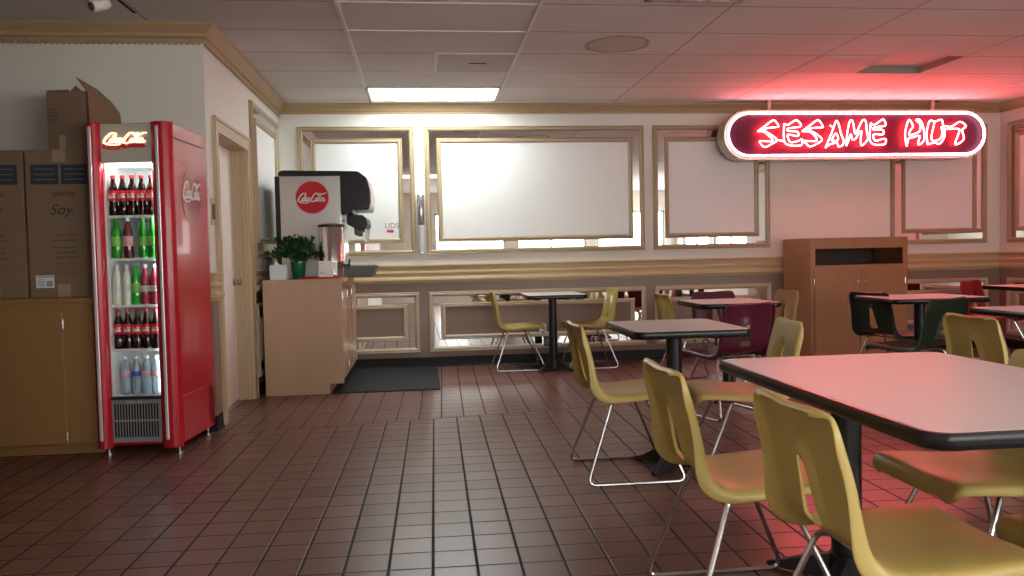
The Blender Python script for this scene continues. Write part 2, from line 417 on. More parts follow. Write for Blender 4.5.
# ceiling with a recessed tile opening by the sign and the light cut-outs left closed
HX0, HX1, HY0, HY1 = 3.80, 4.40, 6.19, 6.80
w = MB(); w.box(X0 - T, XR + T, Y0 - T, HY0, ZC, ZC + .03); w.box(X0 - T, XR + T, HY1, YB + T, ZC, ZC + .03)
w.box(X0 - T, HX0, HY0, HY1, ZC, ZC + .03); w.box(HX1, XR + T, HY0, HY1, ZC, ZC + .03)
struct('ceiling', w, M['ceiling'])
w = MB(); w.box(HX0 - .01, HX1 + .01, HY0 - .01, HY1 + .01, ZC + .05, ZC + .08)
for a in ((HX0 - .02, HX0, HY0, HY1), (HX1, HX1 + .02, HY0, HY1), (HX0, HX1, HY0 - .02, HY0), (HX0, HX1, HY1, HY1 + .02)): w.box(*a, ZC + .03, ZC + .05)
struct('trim_1', w, M['ceiling'])

def extr(prof, fn, a0, a1, e0=0, e1=0):
    """profile (d, z) pushed from a0 to a1 along a wall; e0/e1 mitre factors"""
    mb = MB(); n = len(prof)
    v = [fn(a0 + e0 * d, d, z) for d, z in prof] + [fn(a1 + e1 * d, d, z) for d, z in prof]
    mb.add(v, [(i, i + 1, n + i + 1, n + i) for i in range(n - 1)] + [tuple(range(n)), tuple(range(2 * n - 1, n - 1, -1))])
    return mb
fB = lambda a, d, z: (a, YB - d, z)
fL = lambda a, d, z: (XL + d, a, z)
fR = lambda a, d, z: (XR - d, a, z)
fF = lambda a, d, z: (a, YF - d, z)
CR = [(0, 2.555), (.012, 2.555), (.014, 2.575), (.03, 2.585), (.034, 2.60), (.062, 2.625), (.075, 2.635), (.078, 2.65), (0, 2.65)]
CRF = [(0, 2.535), (.012, 2.535), (.014, 2.56), (.035, 2.57), (.038, 2.59), (.07, 2.62), (.085, 2.632), (.088, 2.65), (0, 2.65)]
struct('trim_2', extr(CR, fB, XL, XR, 1, -1), M['crown'])
struct('trim_3', extr(CRF, fL, YF, YB, -1, -1), M['crown'])
struct('trim_4', extr(CRF, fF, X0, XL, 0, 1), M['crown'])
struct('trim_5', extr(CR, fR, Y0, YB, 0, -1), M['crown'])
w = MB(); x = X0 + .02
while x < XL: w.box(x, x + .018, YF - .026, YF - .010, 2.522, 2.545); x += .036
struct('trim_6', w, M['crown'])
w = MB(); y = YF + .02
while y < YB - .02: w.box(XL + .010, XL + .024, y, y + .018, 2.522, 2.545); y += .036
struct('trim_7', w, M['crown'])
RL = [(0, 1.045), (.038, 1.045), (.042, 1.03), (.026, 1.02), (.018, .985), (.032, .975), (.036, .958), (.02, .948), (.018, .925), (.032, .915), (.048, .905), (.05, .885), (.034, .875), (.03, .86), (0, .856)]
struct('trim_8', extr(RL, fB, XL, XR, 1, -1), M['rail'])
struct('trim_9', extr(RL, fL, DY1 + .10, YB, 0, -1), M['rail'])
struct('trim_10', extr(RL, fL, YF, DY0 - .11, -1, 0), M['rail'])
struct('trim_11', extr(RL, fR, 1.3, YB, 0, -1), M['rail'])
struct('trim_12', extr(RL, fF, X0, XL, 0, 1), M['rail'])
WB = [(0, .10), (.006, .10), (.006, .858), (0, .858)]
struct('trim_13', extr(WB, fB, XL, XR), M['wainscot'])
struct('trim_14', extr(WB, fL, DY1 + .10, YB), M['wainscot'])
struct('trim_15', extr(WB, fL, YF, DY0 - .11), M['wainscot'])
struct('trim_21', extr(WB, fF, X0, XL), M['wainscot'])
struct('trim_16', extr(WB, fR, 1.3, YB), M['wainscot'])
BB = [(0, 0), (.022, 0), (.012, .02), (.010, .095), (0, .10)]
struct('baseboard_back', extr(BB, fB, XL, XR), M['base_black'])
struct('baseboard_front_left', extr(BB, fF, -1.7, XL + .01), M['base_black'])
struct('baseboard_left', extr(BB, fL, YF - .012, DY0 - .11), M['base_black'])
struct('baseboard_left_far', extr(BB, fL, DY1 + .10, YB), M['base_black'])
struct('baseboard_right', extr(BB, fR, Y0, YB), M['base_black'])
# door recess in the side wall: jambs, casing, closed door
XD = XL - .115
w = MB(); w.box(XD - .05, XL - .001, DY1 - .006, DY1 + .02, 0, DZ - .006); w.box(XD - .05, XL - .001, DY0 - .02, DY0 + .006, 0, DZ - .006); w.box(XD - .05, XL - .001, DY0 - .02, DY1 + .02, DZ - .006, DZ + .02)
for d in (.025, .06): w.box(XL - d - .014, XL - d, DY1 - .018, DY1 - .0061, 0, DZ - .006)
struct('trim_17', w, M['casing'])
w = MB()
w.box(XL, XL + .018, DY0 - .10, DY0, 0, DZ + .10); w.box(XL, XL + .018, DY1, DY1 + .09, 0, DZ + .10); w.box(XL, XL + .018, DY0, DY1, DZ, DZ + .10)
w.box(XL + .018, XL + .026, DY0 - .10, DY0 - .075, 0, DZ + .10); w.box(XL + .018, XL + .026, DY1 + .065, DY1 + .09, 0, DZ + .10); w.box(XL + .018, XL + .026, DY0 - .10, DY1 + .09, DZ + .078, DZ + .10)
struct('trim_18', w, M['casing'], bevel=.003)
dr = struct('door_1', MB().box(XD - .04, XD, DY0 + .008, DY1 - .008, .008, DZ - .008), M['door_white'], bevel=.003)
k = MB(); k.tube([(XD - .002, DY1 - .07, .95), (XD + .012, DY1 - .07, .95)], .03, 16); k.tube([(XD + .012, DY1 - .07, .95), (XD + .035, DY1 - .07, .95)], .011, 12)
k.tube([(XD + .035, DY1 - .07, .95), (XD + .045, DY1 - .07, .95), (XD + .06, DY1 - .07, .95), (XD + .066, DY1 - .07, .95)], [.018, .027, .025, .012], 14)
k.build('door_knob', M['chrome'], dr, smooth=True)
w = MB(); w.box(XD, XD + .035, DY0 + .10, DY0 + .26, DZ - .07, DZ - .015); w.build('door_closer', M['white_metal'], dr, bevel=.005)
w = MB()
for z in (.25, 1.0, 1.75): w.tube([(XD + .006, DY0 + .004, z), (XD + .006, DY0 + .004, z + .09)], .006, 8)
w.build('hinge', M['chrome'], dr, smooth=True)

# mirrored panels on the walls
def sweep(mb, a0, a1, z0, z1, prof, fn, mi=0):
    n = len(prof); v = []
    for ins, d in prof:
        v += [fn(a0 + ins, d, z0 + ins), fn(a1 - ins, d, z0 + ins), fn(a1 - ins, d, z1 - ins), fn(a0 + ins, d, z1 - ins)]
    f = []
    for i in range(n - 1):
        for c in range(4): f.append((i * 4 + c, i * 4 + (c + 1) % 4, (i + 1) * 4 + (c + 1) % 4, (i + 1) * 4 + c))
    return mb.add(v, f, mi)
MO = [(0, 0), (0, .016), (.006, .024), (.014, .018), (.022, .024), (.034, .022), (.044, .010), (.046, 0)]
def wall_panel(a0, a1, z0, z1, fn, label, centre, light=False, e=.0):
    t = thing('mirrored_wall_panel', label, 'wall panel', fn((a0 + a1) / 2, 0, z0))
    fm = M['frame_light'] if light else M['frame']
    sweep(MB(), a0, a1, z0, z1, [(i, d + .006) for i, d in MO] + [(.046, e), (0, e), (0, .006)], fn).build('outer_moulding', fm, t)
    sweep(MB(), a0 + .045, a1 - .045, z0 + .045, z1 - .045, [(0, .008), (0, .010), (.004, .013), (.074, .013), (.078, .010), (.078, .008), (0, .008)], fn).build('mirror_border', M['mirror'], t)
    sweep(MB(), a0 + .122, a1 - .122, z0 + .122, z1 - .122, [(i, d + .006) for i, d in MO] + [(.046, e), (0, e), (0, .006)], fn).build('inner_moulding', fm, t)
    mb = MB(); i = .16
    v = [fn(a, d, z) for d in (e, .010) for a, z in ((a0 + i, z0 + i), (a1 - i, z0 + i), (a1 - i, z1 - i), (a0 + i, z1 - i))]
    mb.add(v, [(0, 1, 2, 3), (4, 5, 6, 7), (0, 1, 5, 4), (1, 2, 6, 5), (2, 3, 7, 6), (3, 0, 4, 7)])
    mb.build('centre_panel', centre, t); rel(t); return t
U0, U1, L0, L1 = 1.145, 2.43, .155, .765
pw, wn = M['panel_white'], M['wainscot']
wall_panel(-1.20, -.062, U0, U1, fB, 'mirror-bordered white panel on the back wall behind the black and steel soda dispenser', pw)
wall_panel(.042, 2.301, U0, U1, fB, 'widest white wall panel with mirrored border, above the small table by the back wall', pw)
wall_panel(2.40, 3.657, U0, U1, fB, 'white mirror-bordered wall panel whose top right corner is covered by the neon sign', pw)
wall_panel(5.02, 6.126, U0, U1, fB, 'white mirror-bordered wall panel under the right end of the neon sign, above the tall cabinet corner', pw)
wall_panel(-1.20, -.048, L0, L1, fB, 'low brown mirror-bordered panel beside the soda counter above the black mat', wn, True, .006)
wall_panel(.048, 2.304, L0, L1, fB, 'long low brown mirror-bordered panel behind the two yellow chairs at the back wall', wn, True, .006)
wall_panel(2.40, 3.667, L0, L1, fB, 'low brown mirror-bordered panel behind the maroon chairs, left of the tall cabinet', wn, True, .006)
wall_panel(4.88, 6.14, L0, L1, fB, 'low brown mirror-bordered panel just right of the tall wooden cabinet', wn, True, .006)
wall_panel(6.86, 8.10, U0, U1, fL, 'tall mirror-bordered panel on the side wall between door and corner, behind the plant', pw)
wall_panel(6.86, 8.10, L0, L1, fL, 'low mirror-bordered panel on the side wall, mostly hidden by the soda counter', wn, True, .006)
wall_panel(6.75, 8.12, U0, U1, fR, 'white mirror-bordered panel on the right side wall at the right edge of the photo', pw)
wall_panel(6.75, 8.12, L0, L1, fR, 'low brown mirror-bordered panel on the right side wall under the reddish glow', wn, True, .006)

# ceiling fittings
def ceil_light(x0, y0, m, label):
    t = thing('ceiling_light', label, 'ceiling light', (x0 + .61, y0 + .305, ZC))
    w = MB(); z0 = ZC - .012
    for a in ((x0, x0 + 1.219, y0, y0 + .022), (x0, x0 + 1.219, y0 + .588, y0 + .61), (x0, x0 + .022, y0, y0 + .61), (x0 + 1.197, x0 + 1.219, y0, y0 + .61)): w.box(*a, z0, ZC)
    w.build('light_frame', M['tbar'], t); MB().box(x0 + .02, x0 + 1.199, y0 + .02, y0 + .59, ZC - .008, ZC - .001).build('diffuser', m, t); rel(t)
ceil_light(-.47, 7.41, M['light'], 'bright fluorescent ceiling light panel near the back wall')
ceil_light(-.47, .70, M['light_dim'], 'fluorescent ceiling light over the viewer, seen only in the mirror borders')
w = MB()
w.box(-.487, -.463, 4.3, 7.41, ZC - .006, ZC); w.box(.743, .767, 4.3, 7.41, ZC - .006, ZC)
w.box(.131, .150, 6.19, 6.80, ZC - .005, ZC); w.box(-.475, .755, 6.80, 6.812, ZC - .005, ZC)
w.box(-.475, .755, 5.574, 5.586, ZC - .005, ZC); w.box(-.475, .755, 4.964, 4.976, ZC - .005, ZC); w.box(.131, .755, 6.184, 6.196, ZC - .005, ZC)
struct('trim_19', w, M['tbar'])
t = thing('ceiling_tile', 'square grey ceiling tile with a short slot, in front of the bright light panel', 'ceiling tile', (.45, 6.5, ZC))
MB().box(.155, .74, 6.20, 6.79, ZC - .004, ZC).build('tile_face', M['tile_panel'], t); MB().box(.40, .54, 6.48, 6.50, ZC - .006, ZC - .003).build('slot', M['dark'], t); rel(t)
t = thing('ceiling_tile', 'square ceiling tile lit pink by the neon sign, beside the recessed opening', 'ceiling tile', (3.49, 6.5, ZC))
MB().box(3.20, 3.78, 6.20, 6.79, ZC - .004, ZC).build('tile_face', M['tile_panel'], t); MB().box(3.44, 3.56, 6.48, 6.50, ZC - .006, ZC - .003).build('slot', M['vent'], t); rel(t)
t = thing('air_vent', 'louvred metal air vent in the ceiling at the top edge of the photo', 'air vent', (1.69, 4.6, ZC))
w = MB()
for a in ((1.38, 1.98, 4.83, 4.86), (1.38, 1.98, 4.30, 4.33), (1.38, 1.41, 4.3, 4.86), (1.95, 1.98, 4.3, 4.86), (1.57, 1.585, 4.3, 4.86), (1.76, 1.775, 4.3, 4.86)): w.box(*a, ZC - .014, ZC)
w.build('vent_frame', M['vent'], t); MB().box(1.4, 1.96, 4.32, 4.84, ZC - .003, ZC - .001).build('backing', M['dark'], t)
for i in range(9):
    y = 4.35 + i * .054; s = MB(); s.add([(1.41, y, ZC - .012), (1.95, y, ZC - .012), (1.95, y + .03, ZC - .004), (1.41, y + .03, ZC - .004), (1.41, y, ZC - .010), (1.95, y, ZC - .010), (1.95, y + .03, ZC - .002), (1.41, y + .03, ZC - .002)], [(0, 1, 2, 3), (4, 5, 6, 7), (0, 1, 5, 4), (2, 3, 7, 6)])
    s.build('louvre', M['vent'], t)
rel(t)
t = thing('spotlight', 'small white spotlight head under the ceiling above the cardboard boxes', 'spotlight', (-1.80, 4.97, ZC))
MB().tube([(-1.80, 4.97, ZC), (-1.80, 4.97, ZC - .015)], .035, 16).build('mounting_plate', M['white_metal'], t, smooth=True)
MB().tube([(-1.80, 4.97, ZC - .01), (-1.80, 4.97, ZC - .04)], .010, 10).build('arm', M['white_metal'], t, smooth=True)
hd = MB().tube([(-1.775, 4.99, ZC - .02), (-1.785, 4.98, ZC - .03), (-1.835, 4.93, ZC - .055), (-1.845, 4.92, ZC - .06)], [.02, .03, .036, .034], 16).build('lamp_head', M['white_metal'], t, smooth=True)
MB().tube([(-1.842, 4.923, ZC - .0585), (-1.849, 4.916, ZC - .0625)], .024, 16).build('lens', M['grey_plastic'], hd, smooth=True); rel(t)
struct('trim_20', MB().add([(-1.735, 4.80, ZC - .002), (-1.715, 4.80, ZC - .002), (-1.705, 5.25, ZC - .002), (-1.725, 5.25, ZC - .002), (-1.735, 4.80, ZC), (-1.715, 4.80, ZC), (-1.705, 5.25, ZC), (-1.725, 5.25, ZC)], [(0, 1, 2, 3), (4, 5, 6, 7), (0, 1, 5, 4), (1, 2, 6, 5), (2, 3, 7, 6), (3, 0, 4, 7)]), M['dark'])

# wall fittings
t = thing('light_switch', 'beige wall plate with two slim dark switches beside the door casing', 'light switch', (XL, 5.60, 1.45))
MB().box(XL, XL + .006, 5.545, 5.645, 1.36, 1.54).build('switch_plate', M['casing'], t, bevel=.002)
for y in (5.565, 5.603): MB().box(XL + .006, XL + .012, y, y + .022, 1.40, 1.50).build('switch', M['print_mid'], t)
rel(t)
t = thing('wall_outlet', 'white outlet plate on the low panel beside the far yellow chair', 'outlet', (1.18, YB, .3))
MB().box(1.175, 1.245, YB - .026, YB - .006, .285, .405).build('outlet_plate', M['paper'], t, bevel=.002)
for z in (.31, .355): MB().box(1.195, 1.225, YB - .028, YB - .025, z, z + .022).build('socket', M['grey_print'], t)
rel(t)
t = thing('wall_outlet', 'black outlet box just below and right of the white outlet plate', 'outlet', (1.24, YB, .17))
MB().box(1.215, 1.295, YB - .032, YB - .006, .175, .275).build('outlet_box', M['black_plastic'], t, bevel=.003)
MB().box(1.238, 1.272, YB - .035, YB - .031, .20, .25).build('socket', M['grey_plastic'], t); rel(t)
t = thing('cup_dispenser', 'chrome wall tube with a column of pale cups, between two wall panels', 'cup dispenser', (-.01, YB - .045, 1.16))
MB().lathe([(.030, 1.43), (.034, 1.435), (.034, 1.74), (.030, 1.745)], 20, (-.01, YB - .036)).build('tube', M['chrome'], t, smooth=True)
w = MB()
for i in range(12): z = 1.165 + i * .0225; w.lathe([(.027, z), (.033, z + .017), (.036, z + .019), (.036, z + .0224)], 20, (-.01, YB - .038))
w.build('cup_stack', M['paper'], t, smooth=True)
MB().lathe([(.02, 1.150), (.036, 1.155), (.036, 1.165)], 20, (-.01, YB - .038)).build('retainer_ring', M['chrome'], t, smooth=True); rel(t)
t = thing('wall_sticker', 'small LIDS lettering with a red arrow on the white panel above the counter end', 'sticker', (-.30, YB - .011, 1.38))
text_obj('LIDS', 'lettering', M['pink_ink'], t, (-.375, YB - .0115, 1.415), (PI / 2, 0, 0), .075, .0005)
ar = [(0, .012), (.045, .012), (.045, .0), (.078, .024), (.045, .048), (.045, .036), (.03, .036), (.022, .046), (.012, .036), (0, .036)]
MB().prism([(-.355 + a, 1.36 + b) for a, b in ar], lambda a, b, d: (a, YB - d, b), .0102, .012).build('arrow', M['red_ink'], t); rel(t)

# ------------------------------------------------------------------ neon sign
t = thing('neon_sign', 'long pill-shaped neon sign reading SESAME HUT, glowing red inside a white tube border', 'neon sign', (4.48, 8.0, 2.05))
def stadium(cx, cz, hl, hh, n=18):
    o = []
    for k_ in range(n + 1): a = -PI / 2 + PI * k_ / n; o.append((cx + hl - hh + hh * math.cos(a), cz + hh * math.sin(a)))
    for k_ in range(n + 1): a = PI / 2 + PI * k_ / n; o.append((cx - hl + hh + hh * math.cos(a), cz + hh * math.sin(a)))
    return o
fy = lambda a, b, d: (a, d, b)
SY = 7.96
w = MB(); outer = stadium(4.48, 2.285, 1.425, .250); inner = stadium(4.48, 2.285, 1.405, .230); n = len(outer)
v = [(a, SY + .19, b) for a, b in outer] + [(a, SY - .0, b) for a, b in outer] + [(a, SY, b) for a, b in inner] + [(a, SY + .02, b) for a, b in inner]
w.add(v, [(k_ * n + i, k_ * n + (i + 1) % n, (k_ + 1) * n + (i + 1) % n, (k_ + 1) * n + i) for k_ in range(3) for i in range(n)] + [tuple(range(n))])
w.build('sign_case', M['sign_case'], t, smooth=True)
MB().prism(stadium(4.48, 2.285, 1.406, .231), fy, SY + .015, SY + .03).build('sign_face', M['sign_back'], t)
bd = stadium(4.48, 2.287, 1.388, .213)
MB().tube([(a, SY - .022, b) for a, b in bd], .0112, 10, closed=True).build('border_tube', M['neon_white'], t, smooth=True)
SIGN = {
  'S1': [ (-1.101,0.027), (-1.021,0.083), (-0.942,0.137), (-0.911,0.125), (-0.882,0.083), (-0.898,0.07), (-0.986,0.062), (-1.048,0.041), (-0.978,0.003), (-0.899,-0.06), (-0.961,-0.102), (-1.032,-0.131), (-1.084,-0.08), (-1.058,-0.07), (-0.965,-0.074), (-0.948,-0.054), (-1.004,-0.001), (-1.048,0.027), (-1.101,0.027) ],
  'E1': [ (-0.823,0.104), (-0.783,0.091), (-0.703,0.137), (-0.668,0.124), (-0.641,0.086), (-0.668,0.069), (-0.775,0.057), (-0.784,0.032), (-0.686,0.023), (-0.669,-0.006), (-0.687,-0.023), (-0.784,-0.006), (-0.775,-0.056), (-0.749,-0.086), (-0.669,-0.07), (-0.633,-0.053), (-0.634,-0.104), (-0.661,-0.118), (-0.758,-0.115), (-0.824,-0.073), (-0.823,0.104) ],
  'S2': [ (-0.631,0.025), (-0.551,0.082), (-0.475,0.136), (-0.444,0.128), (-0.408,0.077), (-0.422,0.064), (-0.515,0.06), (-0.569,0.039), (-0.498,0.01), (-0.418,-0.054), (-0.472,-0.1), (-0.552,-0.129), (-0.592,-0.095), (-0.636,-0.07), (-0.498,-0.075), (-0.476,-0.05), (-0.542,0.018), (-0.631,0.025) ],
  'A': [ (-0.383,-0.143), (-0.319,0.0), (-0.283,0.093), (-0.263,0.131), (-0.238,0.093), (-0.216,0.0), (-0.185,-0.077), (-0.203,-0.119), (-0.244,-0.131), (-0.257,-0.093), (-0.324,-0.105), (-0.356,-0.118), (-0.383,-0.143) ],
  'M': [ (-0.159,-0.124), (-0.145,0.02), (-0.117,0.13), (-0.09,0.126), (-0.077,0.071), (-0.059,-0.006), (-0.019,0.07), (0.022,0.138), (0.054,0.121), (0.063,0.028), (0.076,-0.049), (0.044,-0.096), (0.003,-0.121), (-0.001,-0.04), (0.008,0.028), (-0.023,0.002), (-0.055,-0.048), (-0.091,-0.061), (-0.109,-0.006), (-0.132,-0.065), (-0.159,-0.124) ],
  'E2': [ (0.108,0.108), (0.144,0.087), (0.226,0.138), (0.253,0.137), (0.271,0.091), (0.244,0.074), (0.153,0.065), (0.135,0.04), (0.226,0.04), (0.248,0.014), (0.235,-0.012), (0.144,-0.007), (0.135,-0.041), (0.162,-0.075), (0.226,-0.058), (0.271,-0.059), (0.266,-0.101), (0.235,-0.114), (0.144,-0.113), (0.099,-0.075), (0.094,-0.015), (0.108,0.108) ],
  'H': [ (0.5,-0.133), (0.482,-0.034), (0.491,0.051), (0.519,0.132), (0.541,0.128), (0.569,0.068), (0.541,0.034), (0.528,-0.017), (0.615,0.004), (0.647,0.034), (0.651,0.094), (0.601,0.136), (0.647,0.136), (0.679,0.068), (0.697,-0.052), (0.651,-0.112), (0.624,-0.103), (0.642,-0.026), (0.56,-0.043), (0.532,-0.043), (0.514,-0.069), (0.5,-0.133) ],
  'U': [ (0.73,-0.117), (0.72,0.008), (0.753,0.127), (0.808,0.119), (0.882,0.14), (0.9,0.084), (0.919,-0.002), (0.905,-0.062), (0.854,-0.113), (0.817,-0.096), (0.771,-0.104), (0.73,-0.117) ],
  'T': [ (0.919,0.075), (0.993,0.067), (1.09,0.118), (1.155,0.07), (1.113,0.032), (1.132,-0.063), (1.049,-0.119), (1.039,-0.089), (1.067,-0.02), (1.081,0.04), (0.993,0.045), (0.919,0.041) ],
}
EXTRA = {'S1': [[(-0.899,-0.06), (-0.859,-0.066), (-0.82,-0.077)]], 'A': [[(-0.319,-0.067), (-0.274,0.004), (-0.248,-0.034), (-0.257,-0.072), (-0.319,-0.067)], [(-0.332,0.085), (-0.296,0.06)]],
         'U': [[(0.808,0.119), (0.771,-0.044), (0.799,-0.079), (0.863,-0.062), (0.891,-0.01), (0.882,0.067)]]}
for k_, pts in SIGN.items():
    w = MB()
    for st in [pts] + EXTRA.get(k_, []):
        P = smoothpts([(4.5 + a, SY - .030, 2.29 + b) for a, b in st], 3)
        w.tube(P, .0075, 7)
    w.build('neon_letter', M['neon_red'], t, smooth=True)
for x in (3.56, 5.345):
    MB().tube([(x, SY + .06, 2.50), (x, SY + .06, ZC)], .022, 12).build('hanger_post', M['frame'], t, smooth=True)
rel(t)

# ------------------------------------------------------------------ left counter and boxes
t = thing('base_cabinet', 'long brown laminate counter cabinet left of the red drink cooler', 'cabinet', (-2.7, 5.2, 0))
CX1 = -1.905
w = MB(); w.box(-3.6, CX1, 4.95, YF - .03, .07, .895); w.box(-3.6, CX1, 5.01, YF - .03, 0, .07); w.build('body', M['brown_lam'], t, bevel=.002)
MB().box(-3.62, CX1 + .004, 4.935, YF - .03, .895, .925).build('countertop', M['brown_lam'], t, bevel=.004)
for x0, x1, hx in ((-2.78, -2.085, -2.085), (-3.50, -2.80, -3.50)):
    d = MB().box(x0, x1, 4.932, 4.95, .075, .845).build('door', M['brown_lam'], t, bevel=.003)
    for z in (.12, .775):
        MB().tube([(hx + .004, 4.936, z - .025), (hx + .004, 4.936, z + .025)], .006, 8).build('hinge', M['chrome'], d, smooth=True)
rel(t)
def carton(name, label, x0, x1, y0, y1, z0, z1, cut=0):
    t = thing(name, label, 'cardboard box', ((x0 + x1) / 2, (y0 + y1) / 2, z0))
    MB().box(x0, x1, y0, y1, z0, z1).build('body', M['cardboard'], t, bevel=.004)
    w = MB(); w.box((x0 + x1) / 2 - .035, (x0 + x1) / 2 + .035, y0 - .0012, y0, z1 - .07, z1); w.box((x0 + x1) / 2 - .035, (x0 + x1) / 2 + .035, y0 - .0012, y1, z1, z1 + .0012)
    w.build('packing_tape', M['tape'], t)
    MB().box((x0 + x1) / 2 - .035, (x0 + x1) / 2 + .035, y0 - .0012, y0, z0, z0 + .08).build('packing_tape', M['tape'], t)
    y = y0 - .0015
    for k_ in (0, 1):
        xa = x0 + .03 + k_ * (x1 - x0 - .045) / 2; xb = xa + (x1 - x0 - .075) / 2
        lb = MB().box(xa, xb, y, y0, z1 - .20, z1 - .085).build('dark_label', M['print_dark'], t)
        w = MB()
        for q in range(3): w.box(xa + .02, xb - .02, y - .001, y, z1 - .115 - q * .03, z1 - .108 - q * .03)
        w.build('label_print', M['faint_print'], lb)
    xm = x0 + (x1 - x0) * .55
    text_obj('Soy', 'lettering', M['print_dark'], t, (xm - .085, y, z1 - .375), (PI / 2, 0, 0), .085, .0006, .35)
    w = MB()
    for q in range(6):
        a = -.8 + q * .32; w.box(xm + .075 * math.sin(a) - .008, xm + .075 * math.sin(a) + .008, y, y0, z1 - .285 + .02 * math.cos(a), z1 - .262 + .02 * math.cos(a))
    w.build('arched_print', M['print_red'], t)
    for q, (l, hgt) in enumerate(((.06, .010), (.075, .010), (.066, .010), (.058, .010), (.078, .010), (.06, .004), (.05, .004), (.06, .004))):
        zz = z1 - .50 - q * .030 - (.012 if q > 1 else 0)
        nn = 9; w = MB()
        for j in range(nn):
            xa = xm - l + j * 2 * l / nn; w.box(xa, xa + 2 * l / nn * (1 if j < nn - 1 else .6), y, y0, zz, zz + hgt * (.45 + .55 * ((j * 7 + q * 3) % 4 > 0)))
        w.build('text_line', M['print_mid'], t)
    rel(t); return t
b1 = carton('cardboard_box', 'tall brown cardboard box with dark labels and white barcode sticker, touching the red cooler', -2.282, -1.90, 5.0, 5.42, .927, 1.787)
st = MB().box(-2.245, -2.145, 4.996, 4.9985, .985, 1.058).build('barcode_sticker', M['paper'], b1); st.matrix_parent_inverse = Matrix.Translation(-Vector(b1.location))
w = MB()
for q in range(5): w.box(-2.238, -2.195, 4.994, 4.996, .995 + q * .009, .999 + q * .009)
w.box(-2.238, -2.152, 4.994, 4.996, 1.045, 1.053); w.box(-2.186, -2.153, 4.994, 4.996, .992, 1.026)
w.build('sticker_print', M['grey_print'], st)
carton('cardboard_box', 'tall brown cardboard box with dark labels at the left edge of the photo', -2.665, -2.295, 5.0, 5.42, .927, 1.787)
# the leaning opened box on top
t = thing('open_box', 'smaller opened cardboard box with raised flaps, on top of the tall box', 'cardboard box', (-2.0, 5.2, 1.79))
FL, FR, BR, BL = (-2.18, 5.08), (-1.945, 5.04), (-1.93, 5.38), (-2.14, 5.40); za, zb = 1.79, 2.135
def slab(p, q, z0, z1a, z1b, th=.006):
    p = Vector((*p, 0)); q = Vector((*q, 0)); n_ = Vector((-(q - p).y, (q - p).x, 0)).normalized() * th
    v = [p + Vector((0, 0, z0)), q + Vector((0, 0, z0)), q + Vector((0, 0, z1b)), p + Vector((0, 0, z1a))]
    return v + [a + n_ for a in v]
BF = [(0, 1, 2, 3), (4, 5, 6, 7), (0, 1, 5, 4), (1, 2, 6, 5), (2, 3, 7, 6), (3, 0, 4, 7)]
w = MB()
for p, q in ((FL, FR), (FR, BR), (BR, BL), (BL, FL)): w.add(slab(p, q, za, zb, zb - (.03 if q == BR else 0)), BF)
w.add([(*p, z) for z in (za, za + .006) for p in (FL, FR, BR, BL)], BF); w.build('body', M['cardboard'], t)
def flap(pts, th=.006):
    P = [Vector(p) for p in pts]; n_ = (P[1] - P[0]).cross(P[2] - P[0]).normalized() * th; m = len(P)
    return MB().add(P + [p + n_ for p in P], [tuple(range(m)), tuple(range(m, 2 * m))] + [(i, (i + 1) % m, m + (i + 1) % m, m + i) for i in range(m)])
flap([(-1.932, 5.04, 1.945), (-1.935, 5.035, 2.13), (-1.968, 4.975, 2.20), (-1.905, 5.12, 2.155), (-1.87, 5.24, 2.10), (-1.853, 5.31, 2.05), (-1.85, 5.33, 1.945)]).build('flap', M['cardboard'], t)
flap([(BL[0] - .02, BL[1] - .01, 2.13), (-2.195, 5.34, 2.14), (-2.115, 5.34, 2.225), (-2.03, 5.34, 2.15), (BR[0], BR[1] - .02, 2.11)]).build('flap', M['cardboard'], t)
flap([(FL[0], FL[1], 2.14), (-2.10, 5.20, 2.17), (BL[0], BL[1], 2.14)]).build('flap', M['cardboard'], t)
MB().box(-2.11, -2.065, 5.062, 5.066, 1.80, 1.88).build('packing_tape', M['tape'], t)
w = MB()
for q in range(5): w.box(-2.165, -2.105, 5.069 - .0, 5.0745, 1.955 + q * .018, 1.963 + q * .018)
w.build('printed_text', M['print_mid'], t)
rel(t)

# ------------------------------------------------------------------ drink cooler
t = thing('drink_cooler', 'tall red glass-door soda cooler with a lit logo, full of bottles, beside the boxes', 'drink cooler', (-1.65, 5.15, 0))
cx0, cx1, cyf, cyb, cz0, cz1 = -1.875, -1.425, 4.93, YF - .03, .055, 1.925
ix0, ix1, iyf, iyb, iz0, iz1 = -1.825, -1.555, 4.95, 5.36, .345, 1.70
w = MB()
w.box(cx0, cx0 + .03, cyf, cyb, cz0, cz1); w.box(ix1 + .012, cx1, cyf, cyb, cz0, cz1); w.box(cx0, cx1, cyf, cyb, iz1 + .01, cz1); w.box(cx0, cx1, iyb + .01, cyb, cz0, cz1); w.box(cx0, cx1, cyf, cyb, cz0, iz0 - .012)
w.build('body', M['red_gloss'], t, bevel=.006)
w = MB(); w.box(ix0 - .015, ix0 - .003, iyf, iyb, iz0, iz1); w.box(ix1 + .003, ix1 + .011, iyf, iyb, iz0, iz1); w.box(ix0 - .015, ix1 + .011, iyb, iyb + .009, iz0, iz1); w.box(ix0 - .015, ix1 + .011, iyf, iyb, iz0 - .011, iz0 - .001); w.box(ix0 - .015, ix1 + .011, iyf, iyb, iz1, iz1 + .009)
w.build('liner', M['in_white'], t)
